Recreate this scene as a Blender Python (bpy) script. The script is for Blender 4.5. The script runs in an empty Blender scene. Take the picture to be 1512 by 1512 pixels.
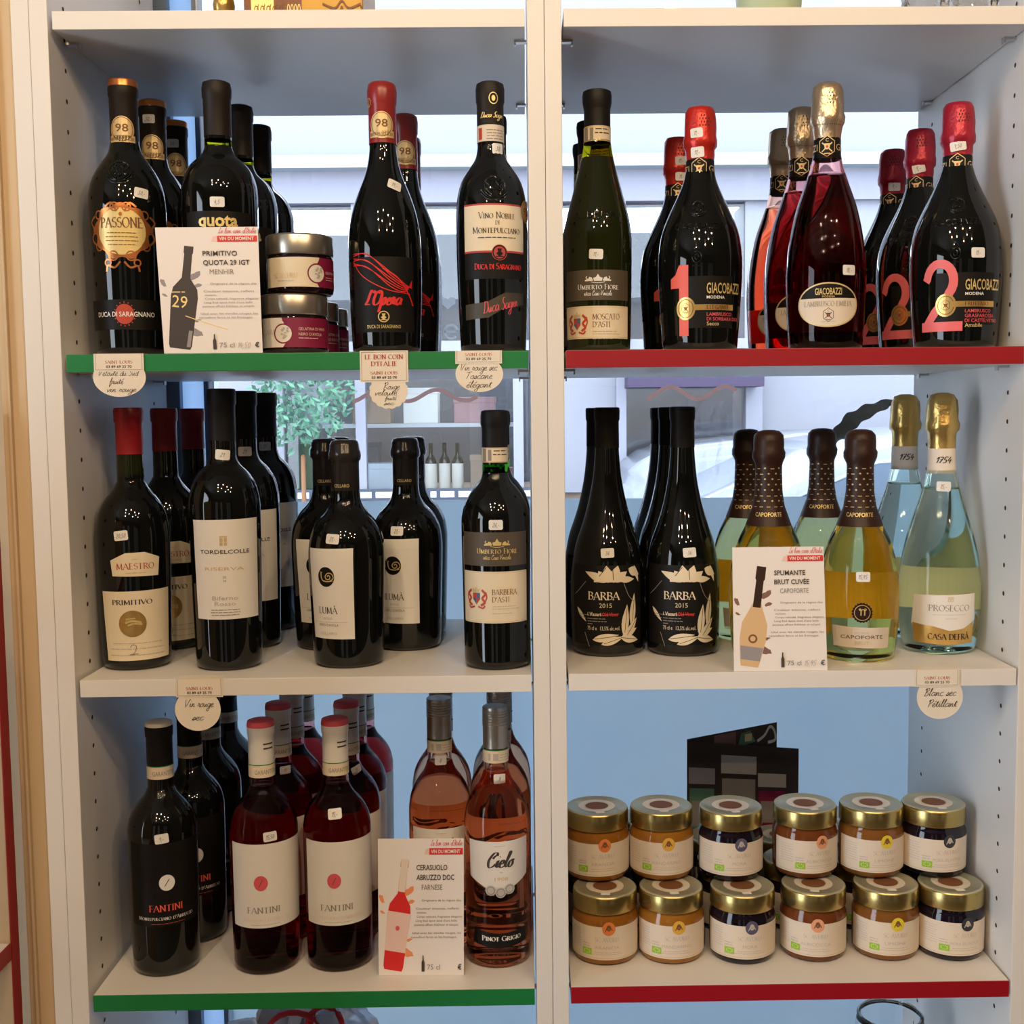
import bpy, bmesh, math, random
from math import sin, cos, pi, radians, atan2, sqrt
from mathutils import Vector, Matrix
random.seed(7)
S = bpy.context.scene
COL = S.collection
MM = 0.001

# ------------------------------------------------------------------ camera
CAM = Vector((.46937, -1.2382, .27308))
def _basis():
    yaw, pit, rol = .01227, .08221, -.00969
    f = Vector((sin(yaw)*cos(pit), cos(yaw)*cos(pit), -sin(pit)))
    r = Vector((cos(yaw), -sin(yaw), 0)); u = r.cross(f)
    c, s = cos(rol), sin(rol)
    return c*r+s*u, c*u-s*r, f
_r, _u, _f = _basis()
cd = bpy.data.cameras.new('camera'); cam = bpy.data.objects.new('camera', cd); COL.objects.link(cam)
cam.matrix_world = Matrix(((_r.x, _u.x, -_f.x, CAM.x), (_r.y, _u.y, -_f.y, CAM.y), (_r.z, _u.z, -_f.z, CAM.z), (0, 0, 0, 1)))
cd.sensor_width = 36; cd.lens = 1762.017/1512*36; cd.shift_x = -.02777; cd.shift_y = .00093
cd.clip_start = .02; cd.clip_end = 60
S.camera = cam

# ------------------------------------------------------------------ light
W = bpy.data.worlds.new('sky'); S.world = W; W.use_nodes = True
bgn = W.node_tree.nodes['Background']; bgn.inputs[0].default_value = (.785, .885, 1, 1); bgn.inputs[1].default_value = 7.0
def lamp(kind, loc, energy, color, rot=None, target=None, **kw):
    l = bpy.data.lights.new('lamp', kind); l.energy = energy; l.color = color
    for k, v in kw.items(): setattr(l, k, v)
    o = bpy.data.objects.new('lamp', l); COL.objects.link(o); o.location = loc
    if target is not None: o.rotation_euler = (Vector(target)-Vector(loc)).to_track_quat('-Z', 'Y').to_euler()
    return o
WARM = (1, .715, .43)
SPOTS = [(-.10, -1.35), (.40, -1.30), (-.15, -1.80), (.90, -1.50), (.30, -1.95), (1.25, -1.95), (1.45, -1.45), (.95, -2.45), (1.8, -2.2), (-.2, -2.5)]
for i, (x, y) in enumerate(SPOTS):
    lamp('SPOT', (x, y, 1.42), 15.8, WARM, target=(x*.6+.2, .05, .25 if i % 2 else .0), spot_size=1.9, spot_blend=.8, shadow_soft_size=.022)
vs = S.view_settings; vs.view_transform = 'Standard'; vs.look = 'None'; vs.exposure = 0; vs.gamma = 1; vs.use_curve_mapping = False
S.display_settings.display_device = 'sRGB'
S.cycles.max_bounces = 14; S.cycles.transmission_bounces = 14; S.cycles.transparent_max_bounces = 16; S.cycles.glossy_bounces = 5
S.cycles.sample_clamp_indirect = 6; S.cycles.caustics_reflective = False; S.cycles.caustics_refractive = True; S.cycles.use_denoising = True

# ------------------------------------------------------------------ materials
def mat(name, col, rough=.5, metal=0, noise=0, nscale=60, bump=0, bscale=200, **kw):
    m = bpy.data.materials.new(name); m.use_nodes = True
    nt = m.node_tree; b = nt.nodes['Principled BSDF']
    b.inputs['Base Color'].default_value = (*col, 1); b.inputs['Roughness'].default_value = rough; b.inputs['Metallic'].default_value = metal
    for k, v in kw.items(): b.inputs[k.replace('_', ' ')].default_value = v
    if noise or bump:
        tc = nt.nodes.new('ShaderNodeTexCoord')
    if noise:
        n = nt.nodes.new('ShaderNodeTexNoise'); n.inputs['Scale'].default_value = nscale; n.inputs['Detail'].default_value = 3
        nt.links.new(tc.outputs['Object'], n.inputs['Vector'])
        r = nt.nodes.new('ShaderNodeMapRange'); r.inputs['To Min'].default_value = 1-noise; r.inputs['To Max'].default_value = 1+noise*.6
        nt.links.new(n.outputs['Fac'], r.inputs['Value'])
        h = nt.nodes.new('ShaderNodeHueSaturation'); h.inputs['Color'].default_value = (*col, 1)
        nt.links.new(r.outputs['Result'], h.inputs['Value']); nt.links.new(h.outputs['Color'], b.inputs['Base Color'])
    if bump:
        n2 = nt.nodes.new('ShaderNodeTexNoise'); n2.inputs['Scale'].default_value = bscale; n2.inputs['Detail'].default_value = 4
        nt.links.new(tc.outputs['Object'], n2.inputs['Vector'])
        bp = nt.nodes.new('ShaderNodeBump'); bp.inputs['Strength'].default_value = bump; bp.inputs['Distance'].default_value = .001
        nt.links.new(n2.outputs['Fac'], bp.inputs['Height']); nt.links.new(bp.outputs['Normal'], b.inputs['Normal'])
    return m
def glassmat(name, col, ior=1.33, absorb=None, dens=0, rough=0):
    m = bpy.data.materials.new(name); m.use_nodes = True; nt = m.node_tree; nt.nodes.clear()
    o = nt.nodes.new('ShaderNodeOutputMaterial'); g = nt.nodes.new('ShaderNodeBsdfGlass')
    g.inputs['Color'].default_value = (*col, 1); g.inputs['IOR'].default_value = ior; g.inputs['Roughness'].default_value = rough
    nt.links.new(g.outputs[0], o.inputs['Surface'])
    if dens:
        v = nt.nodes.new('ShaderNodeVolumeAbsorption'); v.inputs['Color'].default_value = (*absorb, 1); v.inputs['Density'].default_value = dens
        nt.links.new(v.outputs[0], o.inputs['Volume'])
    return m
def panemat(name, tint=(1, 1, 1), haze=0):
    m = bpy.data.materials.new(name); m.use_nodes = True; nt = m.node_tree; nt.nodes.clear()
    o = nt.nodes.new('ShaderNodeOutputMaterial'); t = nt.nodes.new('ShaderNodeBsdfTransparent'); t.inputs[0].default_value = (*tint, 1)
    g = nt.nodes.new('ShaderNodeBsdfGlossy'); g.inputs['Roughness'].default_value = .01
    fr = nt.nodes.new('ShaderNodeFresnel'); fr.inputs[0].default_value = 1.5
    mx = nt.nodes.new('ShaderNodeMixShader'); nt.links.new(fr.outputs[0], mx.inputs[0]); nt.links.new(t.outputs[0], mx.inputs[1]); nt.links.new(g.outputs[0], mx.inputs[2])
    out = mx
    if haze:
        d = nt.nodes.new('ShaderNodeBsdfTranslucent'); d.inputs[0].default_value = (.8, .85, .95, 1)
        m2 = nt.nodes.new('ShaderNodeMixShader'); m2.inputs[0].default_value = haze
        nt.links.new(mx.outputs[0], m2.inputs[1]); nt.links.new(d.outputs[0], m2.inputs[2]); out = m2
    nt.links.new(out.outputs[0], o.inputs['Surface'])
    return m
def filmmat(name, col, dif=.2):
    m = bpy.data.materials.new(name); m.use_nodes = True; nt = m.node_tree; nt.nodes.clear()
    o = nt.nodes.new('ShaderNodeOutputMaterial'); t = nt.nodes.new('ShaderNodeBsdfTranslucent'); d = nt.nodes.new('ShaderNodeBsdfDiffuse')
    n = nt.nodes.new('ShaderNodeTexNoise'); n.inputs['Scale'].default_value = 5; n.inputs['Detail'].default_value = 2
    tc = nt.nodes.new('ShaderNodeTexCoord'); nt.links.new(tc.outputs['Object'], n.inputs['Vector'])
    cr = nt.nodes.new('ShaderNodeValToRGB'); cr.color_ramp.elements[0].position = .3; cr.color_ramp.elements[1].position = .7
    cr.color_ramp.elements[0].color = (col[0]*.9, col[1]*.95, col[2], 1); cr.color_ramp.elements[1].color = (*col, 1)
    nt.links.new(n.outputs['Fac'], cr.inputs[0]); nt.links.new(cr.outputs[0], t.inputs[0]); d.inputs[0].default_value = (.35, .38, .42, 1)
    mx = nt.nodes.new('ShaderNodeMixShader'); mx.inputs[0].default_value = dif
    nt.links.new(t.outputs[0], mx.inputs[1]); nt.links.new(d.outputs[0], mx.inputs[2]); nt.links.new(mx.outputs[0], o.inputs['Surface'])
    return m
M = {}
def D(n, *a, **k): M[n] = mat(n, *a, **k)
D('laminate', (.80, .78, .75), .42, noise=.03, nscale=8, bump=.03, bscale=900)
D('green_edge', (.010, .21, .055), .4, noise=.05); D('red_edge', (.33, .005, .014), .4, noise=.05)
D('beige_wall', (.62, .47, .30), .8, noise=.04); D('steel', (.6, .58, .55), .3, 1); D('hole', (.03, .025, .02), .8)
D('frame_blue', (.60, .72, .88), .4, noise=.04); D('frame_dark', (.12, .18, .27), .4, noise=.03)
D('black_glass', (.004, .0045, .004), .035, IOR=1.52, noise=.1)
D('wax', (.035, .031, .030), .2, .35, noise=.15, bump=.15, bscale=150)
D('paper', (.80, .77, .72), .6, noise=.02, nscale=90); D('cream', (.80, .70, .52), .55, noise=.03, nscale=90); D('white', (.82, .81, .79), .5, noise=.02)
D('pinkish', (.78, .70, .62), .6, noise=.02)
D('ink', (.05, .04, .035), .6); D('ink_grey', (.28, .25, .22), .6); D('ink_light', (.5, .46, .42), .6); D('ink_red', (.45, .05, .05), .6)
D('ink_rose', (.72, .10, .13), .6); D('ink_blue', (.03, .05, .15), .5); D('ink_brown', (.20, .08, .03), .6)
D('gold', (.78, .50, .16), .3, .75, noise=.1, nscale=200); D('gold_print', (.72, .55, .28), .4, .25); D('copper', (.62, .22, .07), .3, .8, noise=.1, nscale=300)
D('gold_pale', (.80, .62, .26), .4, .35, noise=.08, nscale=300); D('silver_print', (.62, .60, .56), .35, .3)
D('matte_black', (.008, .007, .0065), .5, noise=.15, Specular_IOR_Level=.22); D('olive_black', (.055, .045, .028), .5, noise=.1)
D('black_cap', (.008, .0075, .008), .5, noise=.15, Specular_IOR_Level=.25); D('brown_cap', (.016, .011, .008), .5, noise=.15, Specular_IOR_Level=.25)
D('red_cap', (.30, .012, .018), .38, noise=.1); D('opera_cap', (.28, .02, .02), .3, noise=.15, bump=.1)
D('red_foil', (.60, .03, .02), .3, .3, noise=.15, bump=.5, bscale=300); D('wine_foil', (.42, .015, .04), .3, .3, noise=.15, bump=.5, bscale=300)
D('champagne_foil', (.66, .50, .32), .28, .8, noise=.15, bump=.6, bscale=260); D('gold_foil', (.66, .44, .14), .28, .8, noise=.15, bump=.5, bscale=260)
D('brown_sleeve', (.032, .012, .007), .42, noise=.2, bump=.25, bscale=300, Specular_IOR_Level=.3)
D('white_cap', (.78, .76, .72), .4); D('silver_cap', (.50, .47, .43), .3, .85, noise=.1)
D('coral', (.80, .12, .08), .45); D('rose_digit', (.80, .16, .17), .45); D('bright_red', (.70, .02, .02), .5)
D('fiore_brown', (.09, .07, .05), .5, noise=.08); D('crest_red', (.50, .06, .03), .5); D('crest_blue', (.08, .12, .25), .5)
D('plum', (.23, .01, .055), .45, noise=.08); D('jar_dark', (.012, .004, .006), .06, noise=.2)
D('lid_silver', (.55, .50, .42), .3, .9, noise=.05); D('lid_gold', (.50, .38, .14), .26, .92, noise=.05); D('lid_top', (.58, .56, .40), .35, .6, noise=.05)
D('jam_orange', (.30, .11, .012), .08, noise=.25, nscale=120); D('jam_amber', (.34, .14, .018), .08, noise=.25, nscale=120); D('jam_black', (.010, .006, .012), .06, noise=.3)
D('jam_brown', (.16, .045, .012), .08, noise=.25, nscale=120); D('jam_lemon', (.22, .085, .018), .08, noise=.25, nscale=120)
D('jar_label', (.74, .64, .52), .6, noise=.02, nscale=90); D('eco_green', (.30, .55, .02), .5); D('seal_orange', (.75, .22, .06), .5); D('seal_amber', (.72, .42, .06), .5)
D('seal_violet', (.10, .09, .16), .5); D('seal_peach', (.78, .36, .20), .5); D('seal_yellow', (.75, .60, .04), .5); D('seal_black', (.03, .03, .035), .5)
D('glossy_label', (.74, .66, .54), .16); D('card', (.84, .80, .79), .55, noise=.015, nscale=30); D('skin_brown', (.22, .11, .10), .6); D('bottle_print', (.035, .025, .025), .5); D('tan_print', (.70, .47, .25), .5)
D('grey_print', (.30, .28, .30), .6); D('orange_print', (.85, .30, .12), .6); D('pale_rose', (.82, .60, .55), .6)
D('tag_paper', (.84, .77, .66), .6, noise=.02, nscale=90); D('tape', (.9, .9, .88), .15)
D('gold_paper', (.42, .25, .04), .4, .3, noise=.15, nscale=25); D('pot_green', (.55, .68, .50), .35, noise=.05); D('ribbon', (.24, .25, .25), .5, noise=.1)
D('ribbon_red', (.45, .01, .03), .35); D('rubber', (.02, .02, .02), .7)
D('wine_e', (.01, .006, .01), .05)
M['olive_glass'] = glassmat('olive_glass', (.62, .60, .08), 1.1)
M['green_glass'] = glassmat('green_glass', (.25, .55, .15), 1.1)
M['clear_glass'] = glassmat('clear_glass', (1, 1, 1), 1.45)
M['rose_wine'] = glassmat('rose_wine', (1, .9, .9), 1.34, (.72, .03, .07), 95)
M['rose_tint_orange'] = glassmat('rose_tint_orange', (1, .9, .85), 1.34, (.95, .36, .07), 50)  # orange tint of the rose wine, for the rearmost bottle of its file
M['cerasuolo_wine'] = glassmat('cerasuolo_wine', (1, .85, .85), 1.34, (.70, .035, .06), 58)
M['amber_wine'] = glassmat('amber_wine', (1, .93, .88), 1.34, (.93, .60, .36), 24)
M['yellow_wine'] = glassmat('yellow_wine', (1, 1, .9), 1.34, (.95, .84, .10), 12)
M['pale_wine'] = glassmat('pale_wine', (.96, 1, .97), 1.34, (.80, .92, .84), 6)
M['pane'] = panemat('pane', (.97, .99, 1)); M['film'] = filmmat('film', (.76, .93, 1.0), .08); M['cellophane'] = panemat('cellophane', (.95, .96, 1), .12); M['bag_film'] = panemat('bag_film', (.97, .97, 1), .3)
M['moscato_glass'] = mat('moscato_glass', (.012, .016, .003), .035, IOR=1.52)

# ------------------------------------------------------------------ objects
def tag(o, label=None, cat=None, group=None, kind=None):
    if label: o['label'] = label
    if cat: o['category'] = cat
    if group: o['group'] = group
    if kind: o['kind'] = kind
    return o
def empty(name, loc=(0, 0, 0), rz=0):
    o = bpy.data.objects.new(name, None); COL.objects.link(o); o.location = loc; o.rotation_euler = (0, 0, rz); o.empty_display_size = .02
    return o
def mk(name, verts, faces, mats, parent=None, smooth=False, midx=None):
    me = bpy.data.meshes.new(name); me.from_pydata([tuple(v) for v in verts], [], faces)
    for m in (mats if isinstance(mats, (list, tuple)) else [mats]): me.materials.append(M[m])
    if smooth: me.polygons.foreach_set('use_smooth', [True]*len(me.polygons))
    if midx: me.polygons.foreach_set('material_index', midx)
    me.update()
    o = bpy.data.objects.new(name, me); COL.objects.link(o); o.parent = parent
    return o
class MB:
    def __init__(s): s.v = []; s.f = []; s.m = []
    def add(s, vf, mi=0):
        n = len(s.v); s.v += [tuple(p) for p in vf[0]]; s.f += [tuple(i+n for i in f) for f in vf[1]]; s.m += [mi]*len(vf[1]); return s
    def box(s, x0, y0, z0, x1, y1, z1, mi=0): return s.add(box(x0, y0, z0, x1, y1, z1), mi)
    def build(s, name, mats, parent=None, smooth=False): return mk(name, s.v, s.f, mats, parent, smooth, s.m if isinstance(mats, (list, tuple)) else None)
def box(x0, y0, z0, x1, y1, z1):
    v = [(x, y, z) for x in (x0, x1) for y in (y0, y1) for z in (z0, z1)]
    return v, [(0, 1, 3, 2), (4, 6, 7, 5), (0, 4, 5, 1), (2, 3, 7, 6), (0, 2, 6, 4), (1, 5, 7, 3)]
def bevbox(name, x0, y0, z0, x1, y1, z1, m, parent=None, b=.0012, seg=2, loc=None):
    bm = bmesh.new(); v, f = box(x0, y0, z0, x1, y1, z1)
    vs_ = [bm.verts.new(p) for p in v]
    for q in f: bm.faces.new([vs_[i] for i in q])
    bmesh.ops.recalc_face_normals(bm, faces=bm.faces)
    bmesh.ops.bevel(bm, geom=bm.edges[:], offset=b, segments=seg, affect='EDGES', profile=.6)
    me = bpy.data.meshes.new(name); bm.to_mesh(me); bm.free(); me.materials.append(M[m])
    o = bpy.data.objects.new(name, me); COL.objects.link(o); o.parent = parent
    if loc: o.location = loc
    return o
def lathe(name, pts, mats, parent=None, n=48, midx=None, jit=0, seed=0, inner=None, jz=None, sharp=0):
    rnd = random.Random(seed); v = []; f = []; mi = []
    def ring_stack(pts, flip, mibase):
        st = []
        for k, (r, z) in enumerate(pts):
            if r < .01: st.append([len(v)]); v.append((0, 0, z*MM)); continue
            row = []
            for i in range(n):
                a = 2*pi*i/n; rr = r
                if jit and (jz is None or jz[0] <= z <= jz[1]):
                    rr = r+jit*(rnd.random()-.5)+jit*.8*sin(a*5+z*.7+seed)+jit*.5*sin(a*11-z*1.3)
                row.append(len(v)); v.append((rr*sin(a)*MM, -rr*cos(a)*MM, z*MM))
            st.append(row)
        for k in range(len(st)-1):
            A, B = st[k], st[k+1]; zz = (pts[k][1]+pts[k+1][1])/2
            m_ = midx(zz) if (midx and not flip) else mibase
            for i in range(n):
                j = (i+1) % n
                if len(A) == 1 and len(B) == 1: continue
                if len(A) == 1: q = (A[0], B[j], B[i])
                elif len(B) == 1: q = (A[i], A[j], B[0])
                else: q = (A[i], A[j], B[j], B[i])
                f.append(tuple(reversed(q)) if flip else q); mi.append(m_)
    ring_stack(pts, False, 0)
    if inner: ring_stack(inner, True, 0)
    o = mk(name, v, f, mats, parent, True, mi)
    if sharp: o.data.set_sharp_from_angle(angle=radians(sharp))
    return o
def smooth_prof(pts, sub=3):
    out = []
    n = len(pts)
    for i in range(n-1):
        p0, p1, p2, p3 = pts[max(0, i-1)], pts[i], pts[i+1], pts[min(n-1, i+2)]
        d = sqrt((p2[0]-p1[0])**2+(p2[1]-p1[1])**2)
        if d < 4 or p1[0] < 1 or p2[0] < 1: out.append(p1); continue
        for k in range(sub):
            t = k/sub
            def cr(a):
                return .5*((2*p1[a])+(-p0[a]+p2[a])*t+(2*p0[a]-5*p1[a]+4*p2[a]-p3[a])*t*t+(-p0[a]+3*p1[a]-3*p2[a]+p3[a])*t**3)
            out.append((cr(0), min(max(cr(1), p1[1]), p2[1])))
    out.append(pts[-1]); return out

# ------------------------------------------------------------------ flat print
def rect(u0, v0, u1, v1): return [(u0, v0), (u1, v0), (u1, v1), (u0, v1)], [(0, 1, 2, 3)]
def poly(p): return list(p), [tuple(range(len(p)))]
def ell(cx, cy, rx, ry=None, n=28, a0=0):
    ry = rx if ry is None else ry
    return poly([(cx+rx*cos(2*pi*i/n+a0), cy+ry*sin(2*pi*i/n+a0)) for i in range(n)])
def ring(cx, cy, rx, ry, w, n=32, sc=0, k=8):
    v = []; f = []
    for i in range(n):
        a = 2*pi*i/n; q = 1+sc*sin(k*a)
        v += [(cx+rx*q*cos(a), cy+ry*q*sin(a)), (cx+(rx*q-w)*cos(a), cy+(ry*q-w)*sin(a))]
    for i in range(n):
        j = (i+1) % n; f.append((2*i, 2*j, 2*j+1, 2*i+1))
    return v, f
def ribbon(pts, wfun):
    v = []; f = []; n = len(pts)
    for i, p in enumerate(pts):
        a = pts[max(0, i-1)]; b = pts[min(n-1, i+1)]; dx, dy = b[0]-a[0], b[1]-a[1]; L = sqrt(dx*dx+dy*dy) or 1
        w = wfun(dx/L, dy/L)/2; v += [(p[0]-dy/L*w, p[1]+dx/L*w), (p[0]+dy/L*w, p[1]-dx/L*w)]
    for i in range(n-1): f.append((2*i, 2*i+1, 2*i+3, 2*i+2))
    return v, f
def line(pts, w): return ribbon(pts, lambda a, b: w)
def curve(pts, w, n=6):
    out = []
    for i in range(len(pts)-1):
        p0, p1, p2, p3 = pts[max(0, i-1)], pts[i], pts[i+1], pts[min(len(pts)-1, i+2)]
        for k in range(n):
            t = k/n
            out.append(tuple(.5*((2*p1[a])+(-p0[a]+p2[a])*t+(2*p0[a]-5*p1[a]+4*p2[a]-p3[a])*t*t+(-p0[a]+3*p1[a]-3*p2[a]+p3[a])*t**3) for a in (0, 1)))
    out.append(pts[-1])
    return ribbon(out, w if callable(w) else (lambda a, b: w))
def arc(cx, cy, rx, ry, a0, a1, n=14): return [(cx+rx*cos(radians(a0+(a1-a0)*i/n)), cy+ry*sin(radians(a0+(a1-a0)*i/n))) for i in range(n+1)]
def join(*shs):
    v = []; f = []
    for a, b in shs:
        k = len(v); v += a; f += [tuple(i+k for i in q) for q in b]
    return v, f
# serif capitals: (advance, strokes, serif points)
SF = {
 'A': (.74, [[(.03, 0), (.35, 1)], [(.36, 1), (.70, 0)], [(.15, .33), (.56, .33)]], [(.05, 0), (.69, 0)]),
 'B': (.62, [[(.12, 0), (.12, 1)], [(.12, .98)]+arc(.30, .76, .22, .22, 90, -90)+[(.12, .53)], [(.12, .53)]+arc(.32, .27, .25, .26, 90, -90)+[(.12, .01)]], [(.1, 0), (.1, 1)]),
 'C': (.70, [arc(.40, .5, .35, .5, 48, 312)], []),
 'D': (.74, [[(.12, 0), (.12, 1)], [(.12, .98)]+arc(.30, .5, .38, .48, 90, -90)+[(.12, .02)]], [(.1, 0), (.1, 1)]),
 'E': (.58, [[(.12, 0), (.12, 1)], [(.12, .98), (.52, .98)], [(.12, .52), (.44, .52)], [(.12, .02), (.55, .02)]], [(.1, 0), (.1, 1)]),
 'F': (.54, [[(.12, 0), (.12, 1)], [(.12, .98), (.51, .98)], [(.12, .50), (.43, .50)]], [(.12, 0), (.1, 1)]),
 'G': (.76, [arc(.40, .5, .35, .5, 48, 330), [(.66, .02), (.66, .42)]], [(.64, .43)]),
 'H': (.78, [[(.12, 0), (.12, 1)], [(.66, 0), (.66, 1)], [(.12, .52), (.66, .52)]], [(.12, 0), (.12, 1), (.66, 0), (.66, 1)]),
 'I': (.30, [[(.15, 0), (.15, 1)]], [(.15, 0), (.15, 1)]),
 'J': (.34, [[(.2, 1), (.2, .1), (.08, -.12)]], [(.2, 1)]),
 'L': (.56, [[(.12, 0), (.12, 1)], [(.12, .02), (.53, .02)]], [(.12, 0), (.12, 1)]),
 'M': (.90, [[(.12, 0), (.15, 1)], [(.15, 1), (.45, .08)], [(.45, .08), (.74, 1)], [(.74, 1), (.78, 0)]], [(.12, 0), (.78, 0)]),
 'N': (.78, [[(.12, 0), (.12, 1)], [(.12, 1), (.66, .02)], [(.66, 0), (.66, 1)]], [(.12, 0), (.1, 1), (.66, 1)]),
 'O': (.80, [arc(.40, .5, .35, .5, 0, 360, 24)], []),
 'P': (.58, [[(.12, 0), (.12, 1)], [(.12, .98)]+arc(.28, .73, .25, .25, 90, -90)+[(.12, .47)]], [(.12, 0), (.1, 1)]),
 'Q': (.80, [arc(.40, .5, .35, .5, 0, 360, 24), [(.42, .05), (.78, -.2)]], []),
 'R': (.68, [[(.12, 0), (.12, 1)], [(.12, .98)]+arc(.28, .74, .24, .24, 90, -90)+[(.12, .50)], [(.30, .50), (.64, 0)]], [(.12, 0), (.1, 1), (.62, 0)]),
 'S': (.52, [arc(.27, .745, .20, .245, 40, 250)+arc(.26, .265, .22, .265, 80, -145)], []),
 'T': (.64, [[(.32, 0), (.32, 1)], [(.03, .98), (.61, .98)]], [(.32, 0)]),
 'U': (.76, [[(.12, 1), (.12, .35)]+arc(.39, .30, .27, .29, 180, 360)+[(.66, 1)]], [(.12, 1), (.66, 1)]),
 'V': (.72, [[(.04, 1), (.37, 0)], [(.37, 0), (.68, 1)]], [(.06, 1), (.66, 1)]),
 'Z': (.62, [[(.06, .98), (.56, .98)], [(.56, .98), (.06, .02)], [(.06, .02), (.57, .02)]], []),
 "'": (.20, [[(.10, 1.0), (.06, .72)]], []), '-': (.34, [[(.05, .4), (.29, .4)]], []), '.': (.2, [[(.08, 0), (.08, .09)]], []), ' ': (.34, [], []), '`': (0, [[(-.5, 1.3), (-.36, 1.12)]], []),
}
def serif(s, bold=1.0, small=None):
    v = []; f = []; x = 0
    for ch in s:
        k = 1.0
        if ch.islower(): ch = ch.upper(); k = small or .78
        adv, st, sr = SF.get(ch, SF[' '])
        for p in st:
            w = ribbon([(x+a*k, b*k) for a, b in p], lambda dx, dy: ((.045+.085*abs(dy) if dx*dy <= 0 or abs(dx) < .2 else .055))*bold+.0)
            v2, f2 = w; n = len(v); v += v2; f += [tuple(i+n for i in q) for q in f2]
        for a, b in sr:
            n = len(v); yy = b*k; h = .035*bold; v += [(x+a*k-.10*k, yy-h), (x+a*k+.10*k, yy-h), (x+a*k+.10*k, yy+h), (x+a*k-.10*k, yy+h)]; f.append((n, n+1, n+2, n+3))
        x += adv*k+.04
    return v, f
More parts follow.
